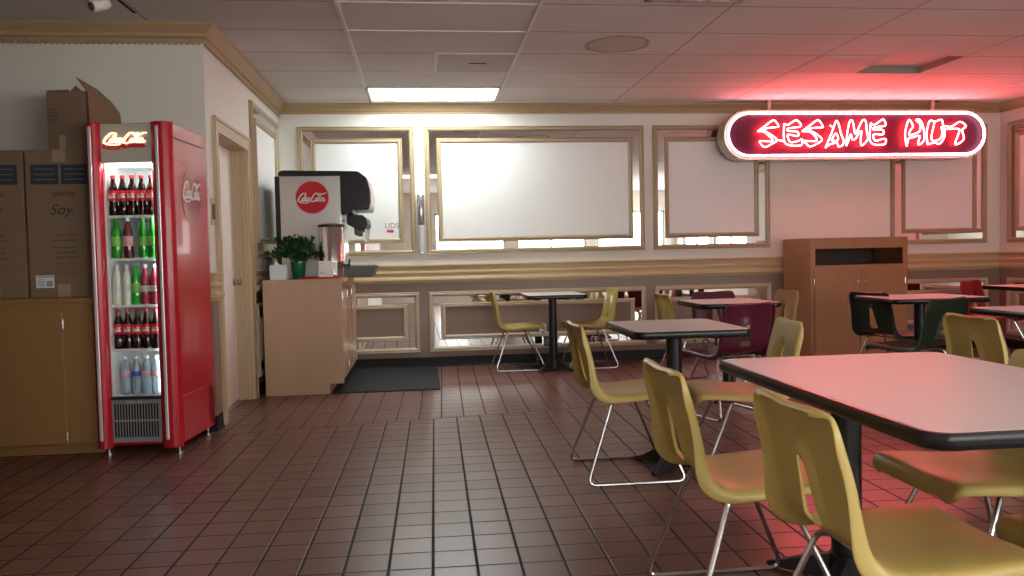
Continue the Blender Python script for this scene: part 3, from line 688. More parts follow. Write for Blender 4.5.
# rounded pillars with a chrome strip
for px0, px1 in ((-1.915, -1.828), (-1.545, -1.42)):
    xm = (px0 + px1) / 2; pl = [(px0, cyf)]
    for k_ in range(11): a = PI - PI * k_ / 10; pl.append((xm + (px1 - px0) / 2 * math.cos(a), cyf - .055 * math.sin(a)))
    pl.append((px1, cyf))
    p = MB().prism(pl, lambda a, b, d: (a, b, d), .04, cz1 + .005).build('door_pillar', M['red_gloss'], t, smooth=True, bevel=.004)
    xs_ = xm - .004 if px0 < -1.8 else xm - .012
    q = MB(); q.box(xs_ - .008, xs_ + .010, cyf - .0605, cyf - .050, .09, cz1 - .02); q.build('chrome_strip', M['strip'], p, bevel=.003)
MB().box(-1.83, -1.54, cyf - .02, cyf, 1.70, cz1 - .002).build('header_panel', M['hdr_panel'], t, bevel=.003)
MB().box(-1.83, -1.54, cyf - .022, cyf - .002, iz0 - .022, iz0 - .004).build('sill', M['black_plastic'], t)
script_mesh('lit_logo', M['logo_lit'], t, lambda a, b, d: (-1.812 + a * .0715, cyf - .0215 - d, 1.812 + b * .058), .08, .006)
script_mesh('logo_shadow', M['logo_red'], t, lambda a, b, d: (-1.816 + a * .0715, cyf - .0205 - d, 1.788 + b * .052), .13, .0006)
MB().box(ix0 - .003, ix1 + .006, cyf - .008, cyf - .004, iz0 - .004, 1.70).build('glass_door', M['glass'], t)
w = MB(); w.box(ix0 + .005, ix1 - .005, iyf + .005, iyf + .03, iz1 - .02, iz1 - .004); w.box(ix1 - .004, ix1 + .002, iyf + .01, iyf + .03, iz0 + .02, iz1 - .02)  # upright side strip added out of sight to brighten the bottles
w.build('light_strip', M['led'], t)
SH = [1.405, 1.155, .882, .622]
for z in SH:
    MB().box(ix0 - .002, ix1 + .002, iyf + .015, iyb - .005, z - .022, z - .006).build('shelf', M['shelf_white'], t, bevel=.002)
g = MB().box(-1.83, -1.545, cyf - .012, cyf, .07, iz0 - .022).build('grille', M['grille'], t, bevel=.003)
w = MB()
for r_ in range(2):
    for i in range(16):
        x = -1.815 + i * .0163; z = .10 + r_ * .105; w.box(x, x + .009, cyf - .0135, cyf - .011, z, z + .092)
w.build('grille_slots', M['dark'], g)
script_mesh('grille_logo', M['steel'], t, lambda a, b, d: (-1.748 + a * .03, cyf - .0125 - d, .302 + b * .02), .09, .002)
dc = [(5.20 + .155 * math.cos(2 * PI * k_ / 32), 1.515 + .17 * math.sin(2 * PI * k_ / 32)) for k_ in range(32)]
MB().prism(dc, lambda a, b, d: (d, a, b), cx1, cx1 + .0012).build('side_disc', M['red_disc_dark'], t)
script_mesh('side_logo', M['white_print'], t, lambda a, b, d: (cx1 + .0015 + d, 5.06 + a * .082, 1.505 + b * .10), .07, .0006)
MB().box(cx1 - .001, cx1 + .001, cyf + .02, cyb, 1.838, 1.845).build('side_seam', M['dark'], t)
for x in (-1.86, -1.45):
    for y in (4.93, 5.40): MB().lathe([(.022, 0), (.022, .012), (.008, .014), (.008, .06)], 12, (x, y)).build('foot', M['chrome'], t, smooth=True)
rel(t)
CP = Vector((-1.65, 4.93, 0)); CR_ = Matrix.Rotation(D2R(-5), 3, 'Z')
t.location = CP; rel(t); t.rotation_euler = (0, 0, D2R(-5)); cooler = t
def bottle(name, label, group, prof, body, lab, cap, lz0, lz1, lr, capz, cr=.0135, script=False, loc=(0, 0, 0)):
    b = thing(name, label, 'bottle', loc, 0, group)
    MB().lathe(prof, 18).build('body', body, b, smooth=True)
    if lab:
        l_ = MB().lathe([(lr, lz0), (lr + .0006, lz0 + .001), (lr + .0006, lz1 - .001), (lr, lz1)], 18, caps=False).build('label', lab, b, smooth=True)
        if script:
            def fn(a, bb, d):
                th = -PI / 2 + (a - 1.75) * .5; r_ = lr + .0012 + d
                return (r_ * math.cos(th), r_ * math.sin(th), (lz0 + lz1) / 2 - .012 + bb * .024)
            script_mesh('label_logo', M['white_print'], l_, fn, .13, .0004, 2)
    MB().lathe([(cr, capz), (cr + .0005, capz + .002), (cr, capz + .018), (cr * .8, capz + .02)], 14).build('cap', cap, b, smooth=True)
    return b
pc = [(.024, 0), (.027, .006), (.027, .05), (.024, .07), (.0268, .10), (.0268, .145), (.024, .16), (.014, .19), (.0115, .205), (.0115, .215)]
ps = [(.024, 0), (.028, .006), (.028, .06), (.0265, .085), (.028, .11), (.028, .15), (.022, .175), (.013, .20), (.0118, .215)]
pwt = [(.026, 0), (.030, .006), (.030, .03), (.0285, .035), (.030, .05), (.0285, .06), (.030, .075), (.030, .15), (.024, .178), (.013, .196), (.0118, .208)]
bx = [ix0 + .026 + i * .0552 for i in range(5)]
LC = 'dark cola bottle with red label on the %s shelf of the red cooler'
cola = bottle('cola_bottle', LC % 'top', 'cola bottles on the top cooler shelf', pc, M['cola'], M['cola_red'], M['cap_red'], .085, .145, .0275, .215, script=True, loc=(bx[0], 4.98, 1.399))
for x in bx[1:]: dup(cola, (x, 4.98, 1.399))
cola4 = [dup(cola, (x, 4.98, .616), label=LC % 'fourth', group='cola bottles on the fourth cooler shelf') for x in bx]
gb = bottle('lime_soda_bottle', 'green soda bottle alone at the left end of the second cooler shelf', None, ps, M['green'], M['green_lbl'], M['cap_green'], .07, .125, .029, .215, loc=(bx[0] + .008, 4.98, 1.149))
bottle('dark_soda_bottle', 'dark maroon soda bottle between the green bottles on the second cooler shelf', None, ps, M['brown_soda'], M['pink_lbl'], M['cap_white'], .07, .13, .029, .215, loc=(bx[1] + .022, 4.98, 1.149))
for x in (bx[3] + .0, bx[4] - .0): dup(gb, (x, 4.98, 1.149), label='green soda bottle right of the maroon bottle on the second cooler shelf', group='green bottles on the right of the second shelf')
wb = bottle('pale_drink_bottle', 'pale cloudy drink bottle on the left of the third cooler shelf', 'pale bottles on the third shelf', ps, M['white_bottle'], M['paper'], M['cap_white'], .075, .11, .029, .215, loc=(bx[0], 4.98, .876))
dup(wb, (bx[1] + .004, 4.98, .876))
dup(gb, (bx[2] + .002, 4.98, .876), label='green soda bottle in the middle of the third cooler shelf, between pale and red bottles')
jb = bottle('red_juice_bottle', 'clear bottle of red juice on the right of the third cooler shelf', 'red juice bottles on the third shelf', ps, M['juice'], M['paper'], M['cap_white'], .075, .11, .029, .215, loc=(bx[3], 4.98, .876))
dup(jb, (bx[4], 4.98, .876))
wa = bottle('water_bottle', 'clear water bottle with pink label on the bottom shelf, left of the blue labelled one', None, pwt, M['water'], M['pink_lbl'], M['cap_white'], .108, .138, .0305, .208, loc=(ix0 + .055, 4.985, iz0))
wb2 = bottle('water_bottle', 'clear water bottle with blue label on the bottom cooler shelf', None, pwt, M['water'], M['blue_lbl'], M['cap_white'], .108, .138, .0305, .208, loc=(ix0 + .117, 4.985, iz0))
for i_ in (2, 3):
    dup(wa, (ix0 + .055 + .062 * i_ - (.0 if i_ == 2 else .006), 4.985, iz0), label='clear water bottle with pink label right of the blue labelled one', group='water bottles right of the blue label')

for o_ in [o for o in C.objects if o.get('category') == 'bottle']: o_.location = CR_ @ (o_.location - CP) + CP; o_.rotation_euler.z = D2R(-5)
# ------------------------------------------------------------------ soda counter
t = thing('soda_counter', 'tan laminate drink counter holding the soda dispenser, beside the door', 'counter', (-1.0, 7.5, 0))
sx0, sx1, sy0, sy1 = XL + .075, -.675, 6.80, YB - .055
w = MB()
w.prism([(sx0, 0), (-.79, 0), (-.79, .085), (sx1, .085), (sx1, .925), (sx0, .925)], lambda a, b, d: (a, d, b), sy0, sy0 + .02); w.build('end_panel', M['tan_lam'], t, bevel=.002)
w = MB(); w.box(sx0, sx1 - .02, sy0 + .02, sy1, .085, .925); w.box(sx0, -.79, sy0 + .02, sy1, 0, .085); w.build('body', M['tan_lam'], t)
MB().box(sx0, sx1 + .018, sy0 - .004, sy1, .925, .955).build('countertop', M['tan_lam'], t, bevel=.003)
for y0_, y1_ in ((sy0 + .04, sy0 + .45), (sy0 + .47, sy0 + .88), (sy0 + .90, sy1 - .03)):
    d = MB().box(sx1 - .02, sx1, y0_, y1_, .12, .86).build('door', M['tan_lam'], t, bevel=.002)
    for z in (.17, .78): MB().tube([(sx1 + .002, y0_ - .006, z), (sx1 + .002, y0_ - .006, z + .06)], .006, 8).build('hinge', M['chrome'], d, smooth=True)
rel(t)
t = thing('soda_dispenser', 'stainless soda fountain with black head and round red logo on the counter', 'soda dispenser', (-.95, 7.5, .955))
CZ = .955
MB().box(-1.215, -.70, 7.20, 7.82, CZ, 1.842).build('body', M['steel'], t, bevel=.004)
hp = fillet([(-.70, 1.842, 0), (-.70, 1.5, 0), (-.60, 1.515, 0), (-.60, 1.545, 0), (-.455, 1.545, 0), (-.445, 1.60, 0), (-.445, 1.70, 0), (-.47, 1.82, 0), (-.545, 1.878, 0), (-1.200, 1.892, 0), (-1.225, 1.87, 0), (-1.225, 1.842, 0), (-.70, 1.842, 0)], .02, 4)[:-1]
MB().prism([(p.x, p.y) for p in hp], lambda a, b, d: (a, d, b), 7.19, 7.83).build('dispenser_head', M['black_plastic'], t, bevel=.006)
hs = [(-.462, 1.57), (-.440, 1.60), (-.440, 1.70), (-.462, 1.79), (-.468, 1.79), (-.448, 1.70), (-.448, 1.60), (-.468, 1.57)]
MB().prism(hs, lambda a, b, d: (a, d, b), 7.21, 7.81).build('merchandiser_face', M['red_disc_dark'], t)
cc = [(-.942 + .147 * math.cos(2 * PI * k_ / 48), 1.655 + .147 * math.sin(2 * PI * k_ / 48)) for k_ in range(48)]
c2 = [(-.942 + .139 * math.cos(2 * PI * k_ / 48), 1.655 + .139 * math.sin(2 * PI * k_ / 48)) for k_ in range(48)]
d = MB().prism(cc, fy, 7.1985, 7.20).build('logo_rim', M['pink_lbl'], t)
d = MB().prism(c2, fy, 7.1975, 7.1985).build('logo_disc', M['red_disc'], t)
script_mesh('disc_logo', M['white_print'], t, lambda a, b, d_: (-1.066 + a * .070, 7.1970 - d_, 1.622 + b * .070), .08, .0008)
for i in range(5):
    y = 7.27 + i * .115; vb = MB()
    vb.prism([(-.66, 1.50), (-.52, 1.50), (-.485, 1.47), (-.475, 1.42), (-.50, 1.37), (-.56, 1.36), (-.60, 1.39), (-.655, 1.42)], lambda a, b, d_: (a, d_, b), y - .028, y + .028)
    v_ = vb.build('valve', M['black_plastic'], t, bevel=.006)
    MB().lathe([(.016, 1.325), (.02, 1.335), (.022, 1.36), (.022, 1.39)], 14, (-.575, y)).build('nozzle', M['grey_plastic'], v_, smooth=True)
    MB().prism([(-.50, 1.38), (-.49, 1.38), (-.50, 1.27), (-.512, 1.27)], lambda a, b, d_: (a, d_, b), y - .012, y + .012).build('lever', M['chrome'], v_)
p = MB().box(-.70, -.655, 7.205, 7.225, 1.37, 1.49).build('service_panel', M['paper'], t, bevel=.003)
MB().tube([(-.678, 7.204, 1.45), (-.678, 7.199, 1.45)], .012, 14).build('lock', M['grey_print'], p, smooth=True)
w = MB(); w.prism([(-.70, CZ), (-.45, CZ), (-.42, CZ + .10), (-.70, CZ + .10)], lambda a, b, d_: (a, d_, b), 7.22, 7.80); w.build('drip_tray', M['grey_plastic'], t, bevel=.004)
w = MB()
for i in range(12): w.box(-.69, -.44, 7.25 + i * .045, 7.265 + i * .045, CZ + .10, CZ + .106)
w.build('drip_grate', M['chrome'], t)
MB().box(-1.26, -1.217, 7.22, 7.80, CZ, 1.842).build('rear_slab', M['black_plastic'], t, bevel=.004)  # black slab along the rear of the dispenser body
rel(t)
# red tray, urn, card, napkin box, plant
t = thing('serving_tray', 'flat red tray under the steel drink urn on the counter', 'tray', (-.80, 6.98, CZ))
w = MB(); pr_ = rrect(-1.02, -.70, 6.825, 7.16, .03); w.prism(pr_, lambda a, b, d_: (a, b, d_), CZ, CZ + .006)
w.build('tray_base', M['tray_red'], t)
w = MB(); w.tube([(a, b, CZ + .010) for a, b in pr_], .006, 6, closed=True); w.build('rim', M['tray_red'], t, smooth=True); rel(t)
t = thing('drink_urn', 'cylindrical stainless drink urn with black spigot in front of the soda dispenser', 'drink urn', (-.755, 6.99, CZ + .006))
uz = CZ + .007; uc = (-.765, 6.99)
MB().lathe([(.095, uz), (.098, uz + .01), (.098, uz + .035), (.105, uz + .04), (.108, uz + .13), (.1085, uz + .132), (.108, uz + .134), (.108, uz + .43), (.104, uz + .435)], 36, uc).build('tank', M['urn_steel'], t, smooth=True)
MB().lathe([(.110, uz + .425), (.112, uz + .43), (.111, uz + .445), (.06, uz + .455), (.0, uz + .456)], 36, uc, caps=False).build('lid', M['black_plastic'], t, smooth=True)
w = MB(); w.tube([(uc[0] + .10, 6.96, uz + .10), (uc[0] + .155, 6.95, uz + .10)], .012, 10); w.tube([(uc[0] + .145, 6.95, uz + .115), (uc[0] + .145, 6.95, uz + .07)], .013, 10); w.tube([(uc[0] + .145, 6.95, uz + .11), (uc[0] + .15, 6.945, uz + .15)], .008, 8)
w.build('spigot', M['black_plastic'], t, smooth=True)
sg = MB(); sg.add([(uc[0] + .05 + dx, 6.885 + dy, z) for z in (uz + .20, uz + .36) for dx, dy in ((-.0, 0), (.045, .025), (.045, .027), (0, .002))], BF)
rel(t)
t = thing('label_card', 'small white printed card leaning on the steel urn', 'card', (-.80, 6.86, CZ))
w = MB(); w.add([(-.865, 6.853, CZ + .014), (-.745, 6.853, CZ + .014), (-.745, 6.873, CZ + .148), (-.865, 6.873, CZ + .148), (-.865, 6.856, CZ + .014), (-.745, 6.856, CZ + .014), (-.745, 6.876, CZ + .148), (-.865, 6.876, CZ + .148)], BF); w.build('card', M['paper'], t)
w = MB()
for z0_, l in ((.04, .05), (.052, .035), (.128, .04)): 
    yy = 6.853 + (z0_ - .014) * .149; w.box(-.855, -.855 + l, yy - .0012, yy + .0004, CZ + z0_, CZ + z0_ + .004)
w.build('printed_text', M['grey_print'], t); rel(t)
t = thing('napkin_box', 'small pale square box at the left front of the counter, beside the green pot', 'napkin box', (-1.22, 6.88, CZ))
w = MB(); w.box(-1.255, -1.120, 6.83, 6.93, CZ, CZ + .125); w.build('box', M['pale_plastic'], t, bevel=.004)
w = MB(); w.add([(-1.22, 6.87, CZ + .122), (-1.18, 6.88, CZ + .122), (-1.205, 6.88, CZ + .15), (-1.215, 6.875, CZ + .148), (-1.22, 6.874, CZ + .122), (-1.18, 6.884, CZ + .122), (-1.205, 6.884, CZ + .15), (-1.215, 6.879, CZ + .148)], BF); w.build('napkin', M['paper'], t); rel(t)
t = thing('potted_plant', 'bushy dark green plant in a green pot at the counter corner', 'plant', (-1.085, 6.95, CZ))
MB().lathe([(.045, CZ), (.05, CZ + .01), (.062, CZ + .13), (.066, CZ + .132), (.066, CZ + .15), (.058, CZ + .15), (.05, CZ + .14)], 24, (-1.04, 6.97)).build('pot', M['pot_green'], t, smooth=True)
rnd = random.Random(3); lf = MB(); sm = MB()
for i in range(64):
    a = rnd.uniform(0, 2 * PI); rr = rnd.uniform(.05, .22); hh = rnd.uniform(.10, .30) - rr * .2
    tip = Vector((-1.07 + rr * math.cos(a) * 1.0, min(6.97 + rr * math.sin(a) * .8, 7.12), CZ + .14 + hh * .75)); base = Vector((-1.04 + rnd.uniform(-.03, .03), 6.97 + rnd.uniform(-.03, .03), CZ + .13))
    if tip.x > -.93: tip.y = min(tip.y, 6.99)
    tip.x = min(tip.x, -.885)
    tip.x = max(tip.x, XL + .06)
    mid = (base + tip) / 2 + Vector((0, 0, .035)); P = smoothpts([base, mid, tip], 4); sm.tube(P, .0018, 5)
    for p in P[2:]:
        for q in range(4):
            ll = rnd.uniform(.03, .05); d_ = Vector((rnd.uniform(-1, 1), rnd.uniform(-1, 1), rnd.uniform(-.5, .9))).normalized()
            s_ = d_.cross(Vector((rnd.uniform(-1, 1), rnd.uniform(-1, 1), rnd.uniform(-1, 1)))).normalized() * ll * .3; up = d_.cross(s_).normalized() * ll * .1
            lf.add([p, p + d_ * ll * .45 + s_ + up, p + d_ * ll, p + d_ * ll * .45 - s_ + up, p + d_ * ll * .5], [(0, 1, 4), (1, 2, 4), (2, 3, 4), (3, 0, 4)])
lf.build('foliage', M['leaf'], t); sm.build('stems', M['stem'], t); rel(t)
# rubber mat
t = thing('floor_mat', 'ribbed black rubber mat on the tiles beside the drink counter', 'floor mat', (-.32, 7.5, 0))
MB().prism(rrect(-.78, .12, 6.80, 8.16, .02), lambda a, b, d_: (a, b, d_), 0, .008).build('mat_base', M['rubber'], t)
w = MB()
for i in range(29): w.box(-.765 + i * .03, -.752 + i * .03, 6.82, 8.14, .008, .013)
w.build('ribs', M['rubber'], t); rel(t)

# ------------------------------------------------------------------ tall cabinet
t = thing('tall_cabinet', 'waist-high wooden two-door cabinet with an open dark shelf, under the neon sign', 'cabinet', (4.28, 7.9, 0))
kx0, kx1, ky0, ky1, kz = 3.785, 4.80, 7.60, YB - .055, 1.222
w = MB(); kf = ky0 + .02; w.box(kx0, kx0 + .02, kf, ky1, 0, kz - .02); w.box(kx1 - .02, kx1, kf, ky1, 0, kz - .02); w.box(kx0, kx1, kf, ky1, kz - .02, kz); w.box(kx0 + .02, kx1 - .02, ky1 - .02, ky1, 0, kz - .02)
w.box(kx0 + .02, kx1 - .02, kf, ky1 - .02, .05, .07); w.box(kx0 + .02, kx1 - .02, ky0 + .03, ky0 + .05, 0, .05)
w.box(kx0, kx0 + .05, ky0, ky0 + .02, 0, kz); w.box(kx1 - .05, kx1, ky0, ky0 + .02, 0, kz); w.box(kx0 + .05, kx1 - .05, ky0, ky0 + .02, 1.115, kz); w.box(kx0 + .05, kx1 - .05, ky0, ky0 + .02, .90, .955)
w.build('carcass', M['cab_wood'], t)
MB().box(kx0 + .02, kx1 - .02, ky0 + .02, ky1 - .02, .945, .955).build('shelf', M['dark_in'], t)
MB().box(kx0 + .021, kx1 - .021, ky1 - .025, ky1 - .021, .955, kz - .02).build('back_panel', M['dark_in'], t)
xm = (kx0 + kx1) / 2
for x0_, x1_, kx_, hx in ((kx0 + .035, xm - .002, xm - .04, kx0 + .033), (xm + .002, kx1 - .035, xm + .04, kx1 - .033)):
    d = MB().box(x0_, x1_, ky0 - .018, ky0, .06, .925).build('door', M['cab_wood'], t, bevel=.003)
    MB().tube([(kx_, ky0 - .018, .79), (kx_, ky0 - .034, .79), (kx_, ky0 - .036, .79), (kx_, ky0 - .046, .79)], [.006, .006, .014, .011], 12).build('knob', M['chrome'], d, smooth=True)
    for z in (.13, .76): MB().tube([(hx, ky0 - .012, z), (hx, ky0 - .012, z + .06)], .007, 8).build('hinge', M['chrome'], d, smooth=True)
rel(t)
tag(MB().box(kx0 + .03, kx0 + .20, 7.66, 7.68 + .14, kz, kz + .004).build('flyer', M['paper'], None), 'small pale sheet lying on the left top corner of the tall cabinet', 'paper')

# ------------------------------------------------------------------ tables
def base_mesh(rl):
    w = MB()
    for k_ in range(4):
        a = PI / 4 + k_ * PI / 2; c_, s_ = math.cos(a), math.sin(a)
        sec = [(.03, .10, .030), (.12, .075, .030), (rl - .05, .035, .024), (rl, .020, .016)]
        v = []
        for r_, h_, hw in sec:
            v += [(r_ * c_ + hw * s_, r_ * s_ - hw * c_, .012), (r_ * c_ - hw * s_, r_ * s_ + hw * c_, .012), (r_ * c_ - hw * .6 * s_, r_ * s_ + hw * .6 * c_, h_), (r_ * c_ + hw * .6 * s_, r_ * s_ - hw * .6 * c_, h_)]
        f = [(0, 1, 2, 3), (12, 13, 14, 15)]
        for i in range(3):
            for q in range(4): f.append((i * 4 + q, i * 4 + (q + 1) % 4, i * 4 + 4 + (q + 1) % 4, i * 4 + 4 + q))
        w.add(v, f); w.lathe([(.018, 0), (.018, .014)], 10, ((rl - .02) * c_, (rl - .02) * s_))
    w.lathe([(.055, .012), (.055, .105), (.042, .115)], 20)
    return w
def table(label, x, y, lx, ly, rz=0, rc=.05, pr=.04, h=.74, poles=((0, 0),), bl=.24):
    t = thing('dining_table', label, 'table', (x, y, 0), D2R(rz))
    pl = rrect(-lx / 2 + .008, lx / 2 - .008, -ly / 2 + .008, ly / 2 - .008, rc)
    MB().prism(pl, lambda a, b, d_: (a, b, d_), h - .034, h).build('tabletop', M['laminate'], t, bevel=.001)
    w = MB(); n = len(pl); po = rrect(-lx / 2, lx / 2, -ly / 2, ly / 2, rc + .008); pm = rrect(-lx / 2 - .004, lx / 2 + .004, -ly / 2 - .004, ly / 2 + .004, rc + .012)
    rings = [(pl, h - .036), (po, h - .036), (pm, h - .028), (pm, h - .010), (po, h - .001), (pl, h - .0005)]
    w.add([(a, b, z) for p_, z in rings for a, b in p_], [(k_ * n + i, k_ * n + (i + 1) % n, (k_ + 1) * n + (i + 1) % n, (k_ + 1) * n + i) for k_ in range(5) for i in range(n)])
    w.build('edge_band', M['band'], t, smooth=True)
    for px_, py_ in poles:
        p_ = MB().lathe([(pr, .09), (pr, h - .05)], 24).build('pole', M['black_metal'], t, smooth=True)
        w = MB(); w.box(-.14, .14, -.03, .03, h - .05, h - .036); w.box(-.03, .03, -.14, .14, h - .0501, h - .036); q_ = w.build('top_bracket', M['black_metal'], t)
        b_ = base_mesh(bl).build('base', M['black_metal'], t, smooth=True)
        for o_ in (p_, q_, b_): o_.location = (px_, py_, 0)
    return t
table('large white-topped table with black edge in the right foreground', 1.425, 2.13, .82, 1.22, pr=.048, poles=((-.045, .40), (.0, -.42)), bl=.27)
table('mid-distance pale table with black edge between two yellow chairs', 1.285, 4.08, .58, .68)
table('small pale table by the back wall between two yellow chairs', 1.235, 7.74, .57, .68)
table('small table ringed by maroon, tan and yellow chairs near the back', 2.27, 5.88, .60, .62)
table('small dark table with two green chairs in front of the tall cabinet', 3.76, 5.80, .76, .60)
table('table at the right edge of the photo, beside a single yellow chair', 3.67, 4.28, .70, .74)
table('far table in the right back corner beside the red chair', 5.58, 6.80, .66, .72)

# ------------------------------------------------------------------ chairs
def shell_mesh():
    prof = smoothpts([(.214, .392, 0), (.213, .415, 0), (.200, .434, 0), (.17, .442, 0), (.05, .436, 0), (-.08, .428, 0), (-.155, .436, 0), (-.196, .468, 0), (-.216, .53, 0), (-.234, .62, 0), (-.256, .70, 0), (-.270, .745, 0), (-.277, .765, 0), (-.290, .771, 0), (-.302, .762, 0)], 3)
    n = len(prof); L_ = [0]
    for i in range(1, n): L_.append(L_[-1] + (prof[i] - prof[i - 1]).length)
    tot = L_[-1]; bend = next(i for i in range(n) if prof[i].x < -.19)
    ib = bend + 1; it = next(i for i in range(n) if prof[i].y > .635)
    rows = []; itop = max(range(n), key=lambda q: prof[q].y) - 1; ntop = Vector((1, 0, 0))
    for i in range(n):
        s = L_[i]; hw = .218
        if i >= bend: hw = .218 - .022 * (i - bend) / (n - 1 - bend)
        for e_, r_ in ((s, .055), (tot - s, .07)):
            if e_ < r_: hw = hw - r_ + math.sqrt(max(0, r_ * r_ - (r_ - e_) ** 2)) * 1.0
        # half width of the centre strip that carries the hand opening
        if i <= ib: g = .045
        elif i <= it: g = .045 - .031 * ((i - ib) / (it - ib)) ** .9
        else: g = .014
        t0 = prof[max(i - 1, 0)]; t1 = prof[min(i + 1, n - 1)]; tg = (t1 - t0).normalized(); nr = Vector((tg.y, -tg.x, 0))  # towards the sitter
        if nr.y < 0 and i < bend: nr = -nr
        if i >= bend and nr.x < 0: nr = -nr
        if i > itop: nr = ntop
        if i < bend and prof[i].x > .19: nr = Vector((.25, .97, 0))
        if i <= itop and i > bend: ntop = nr
        wing = .030 + .022 * math.exp(-((i - bend) / 4.) ** 2)
        if s < .06: wing *= .45 + .55 * s / .06
        if tot - s < .09: wing *= .25 + .75 * max(0, (tot - s) / .09)
        g = min(g, hw * .45); ed = min(.016, hw * .1)
        cols = [g, g + ed]
        for q in (.35, .62, .80, .90, .955, .985, .997, 1.): cols.append(cols[1] + (hw - cols[1]) * q)
        OFF = (0, 0, 0, 0, .015, .07, .19, .38, .66, 1.)
        row = []
        inhole = ib <= i <= it
        for side in (-1, 1):
            c_ = []
            for j, yy in enumerate(cols):
                off = -wing * OFF[j] + .010 * math.exp(-(yy / .07) ** 2) * (-1 if i < bend else -.6)
                if inhole and j < 2: off -= (.022, .005)[j]
                c_.append(Vector((prof[i].x + .035 + nr.x * off, side * yy, prof[i].y + nr.y * off)))
            row.append(c_)
        rows.append(list(reversed(row[0])) + row[1])
    m = len(rows[0]); half = m // 2
    v = [p for r_ in rows for p in r_]; f = []
    for i in range(n - 1):
        for j in range(m - 1):
            if j == half - 1 and ib <= i < it: continue
            f.append((i * m + j, i * m + j + 1, (i + 1) * m + j + 1, (i + 1) * m + j))
    return MB().add(v, f)
def make_chair(name, m, label):
    t = thing(name, label, 'chair')
    o = shell_mesh().build('seat_shell', m, t, smooth=True)
    so = o.modifiers.new('solid', 'SOLIDIFY'); so.thickness = .006; so.offset = 0
    sb = o.modifiers.new('sub', 'SUBSURF'); sb.levels = 1; sb.render_levels = 1
    for s_ in (-1, 1):
        P = fillet([(.055, .10 * s_, .414), (.07, .165 * s_, .405), (.245, .245 * s_, .009), (-.245, .245 * s_, .009), (-.10, .165 * s_, .398), (-.085, .10 * s_, .406)], .05, 6)
        MB().tube(P, .0085, 8).build('sled_leg', M['chrome'], t, smooth=True)
    MB().tube([(.06, -.10, .414), (.06, .10, .414)], .007, 8).build('crossbar', M['chrome'], t, smooth=True)
    MB().tube([(-.09, -.10, .406), (-.09, .10, .406)], .007, 8).build('crossbar', M['chrome'], t, smooth=True)
    for x_, z_ in ((.11, .4325), (-.02, .424)):
        for y_ in (-.08, .08): MB().tube([(x_, y_, z_ - .003), (x_, y_, z_ + .0028), (x_, y_, z_ + .004)], [.006, .006, .003], 8).build('rivet', M['chrome'], t, smooth=True)
    return t
yc = make_chair('yellow_chair', M['yellow'], 'mustard yellow shell chair at the mid table, nearest the open floor, facing right')
def place(src, x, y, deg, label): return dup(src, (x, y, 0), D2R(deg), label)
yc.location = (1.0, 4.02, 0); yc.rotation_euler = (0, 0, 0)
place(yc, .91, 7.93, 0, 'mustard yellow shell chair facing right on the left of the small back-wall table')
place(yc, 1.62, 7.90, 180, 'mustard yellow shell chair facing left on the right of the small back-wall table')
place(yc, .975, 2.43, 0, 'mustard yellow shell chair at the large table, left of the nearest chair')
place(yc, 1.09, 1.79, 0, 'nearest mustard yellow shell chair, back toward the viewer, cut by the bottom edge')
place(yc, 1.555, 3.88, 172, 'mustard yellow shell chair behind the large table, facing left to the mid table')
place(yc, 2.235, 6.62, 0, 'mustard yellow shell chair far back, half hidden behind the mid table')
place(yc, 1.72, 2.32, 180, 'mustard yellow shell chair under the right side of the large table, cut by the frame')
place(yc, 1.66, 1.66, 180, 'yellow shell chair lowest at the right edge of the photo, mostly cut off')
place(yc, 2.965, 3.78, 0, 'mustard yellow shell chair with arched back opening at the right edge table')
mc = make_chair('maroon_chair', M['maroon'], 'maroon shell chair behind the small table, facing the viewer')
mc.location = (2.52, 6.50, 0); mc.rotation_euler = (0, 0, D2R(-80))
place(mc, 2.05, 5.34, 108, 'maroon shell chair with its back to the viewer, behind the mid table yellow chair')
tc_ = make_chair('tan_chair', M['tanp'], 'tan shell chair left of the tall cabinet, facing the maroon chairs')
tc_.location = (2.84, 6.62, 0); tc_.rotation_euler = (0, 0, D2R(180))
gc = make_chair('green_chair', M['greenp'], 'dark green shell chair with triangular back opening, left of the table before the cabinet')
gc.location = (3.74, 6.12, 0); gc.rotation_euler = (0, 0, D2R(14))
place(gc, 3.41, 5.31, 112, 'dark green shell chair with its back to the viewer, right of the other green chair')
rc_ = make_chair('red_chair', M['redp'], 'dark red shell chair in the far right corner beside the far table')
rc_.location = (5.62, 7.42, 0); rc_.rotation_euler = (0, 0, D2R(-60))

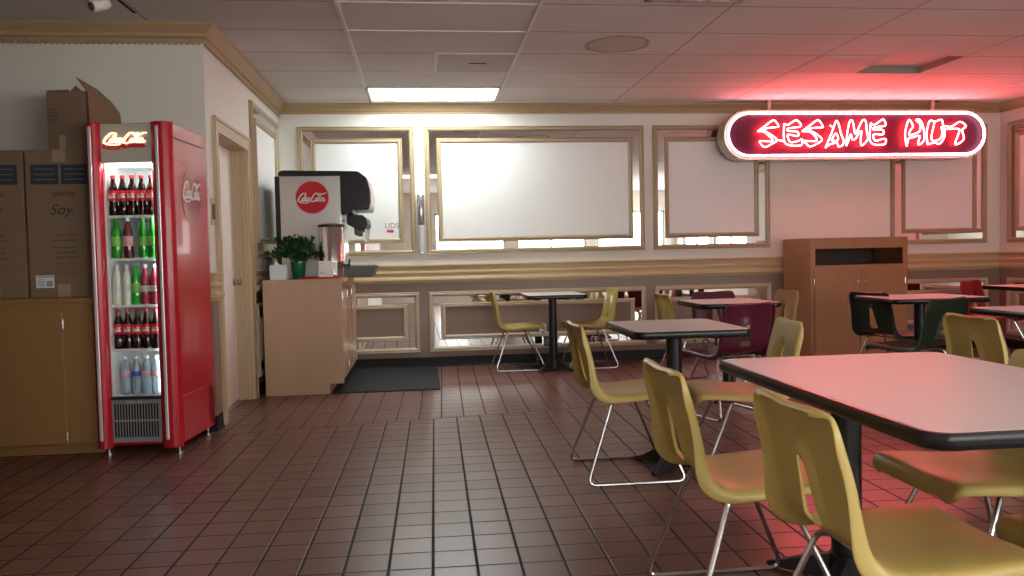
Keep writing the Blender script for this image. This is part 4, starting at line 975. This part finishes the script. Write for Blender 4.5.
# ------------------------------------------------------------------ camera, light
cam = bpy.data.cameras.new('camera'); co = bpy.data.objects.new('camera', cam); C.objects.link(co); S.camera = co
yaw, pitch, roll = D2R(6.222), D2R(2.3323), D2R(1.205)
wv = Vector((math.sin(yaw) * math.cos(pitch), math.cos(yaw) * math.cos(pitch), -math.sin(pitch))); rv = Vector((math.cos(yaw), -math.sin(yaw), 0)); uv = rv.cross(wv)
r2 = rv * math.cos(roll) - uv * math.sin(roll); u2 = uv * math.cos(roll) + rv * math.sin(roll)
mt = Matrix((r2, u2, -wv)).transposed().to_4x4(); mt.translation = (0, 0, 1.12); co.matrix_world = mt
cam.sensor_width = 36; cam.lens = 810.17 / 1024 * 36; cam.clip_start = .05
wd = bpy.data.worlds.new('world'); S.world = wd; wd.use_nodes = True
bg = wd.node_tree.nodes['Background']; bg.inputs['Color'].default_value = (.98, .98, .95, 1); bg.inputs['Strength'].default_value = 7.4
for a, b_ in wins:   # light portals in the window openings
    ld = bpy.data.lights.new('window_portal', 'AREA'); ld.shape = 'RECTANGLE'; ld.size = b_ - a; ld.size_y = WZ1 - WZ0; ld.cycles.is_portal = True
    lo = bpy.data.objects.new('window_portal', ld); C.objects.link(lo); lo.location = ((a + b_) / 2, Y0 - .1, (WZ0 + WZ1) / 2); lo.rotation_euler = (PI / 2, 0, PI)
for a, b_ in RW:
    ld = bpy.data.lights.new('window_portal', 'AREA'); ld.shape = 'RECTANGLE'; ld.size = 1.4; ld.size_y = b_ - a; ld.cycles.is_portal = True
    lo = bpy.data.objects.new('window_portal', ld); C.objects.link(lo); lo.location = (XR + .1, (a + b_) / 2, 1.45); lo.rotation_euler = (0, PI / 2, 0)
S.view_settings.view_transform = 'Standard'; S.view_settings.look = 'None'; S.view_settings.gamma = 1; S.view_settings.use_curve_mapping = False
S.view_settings.exposure = 0.6
S.cycles.use_denoising = True
S.cycles.max_bounces = 8; S.cycles.diffuse_bounces = 4; S.cycles.glossy_bounces = 5; S.cycles.sample_clamp_indirect = 6
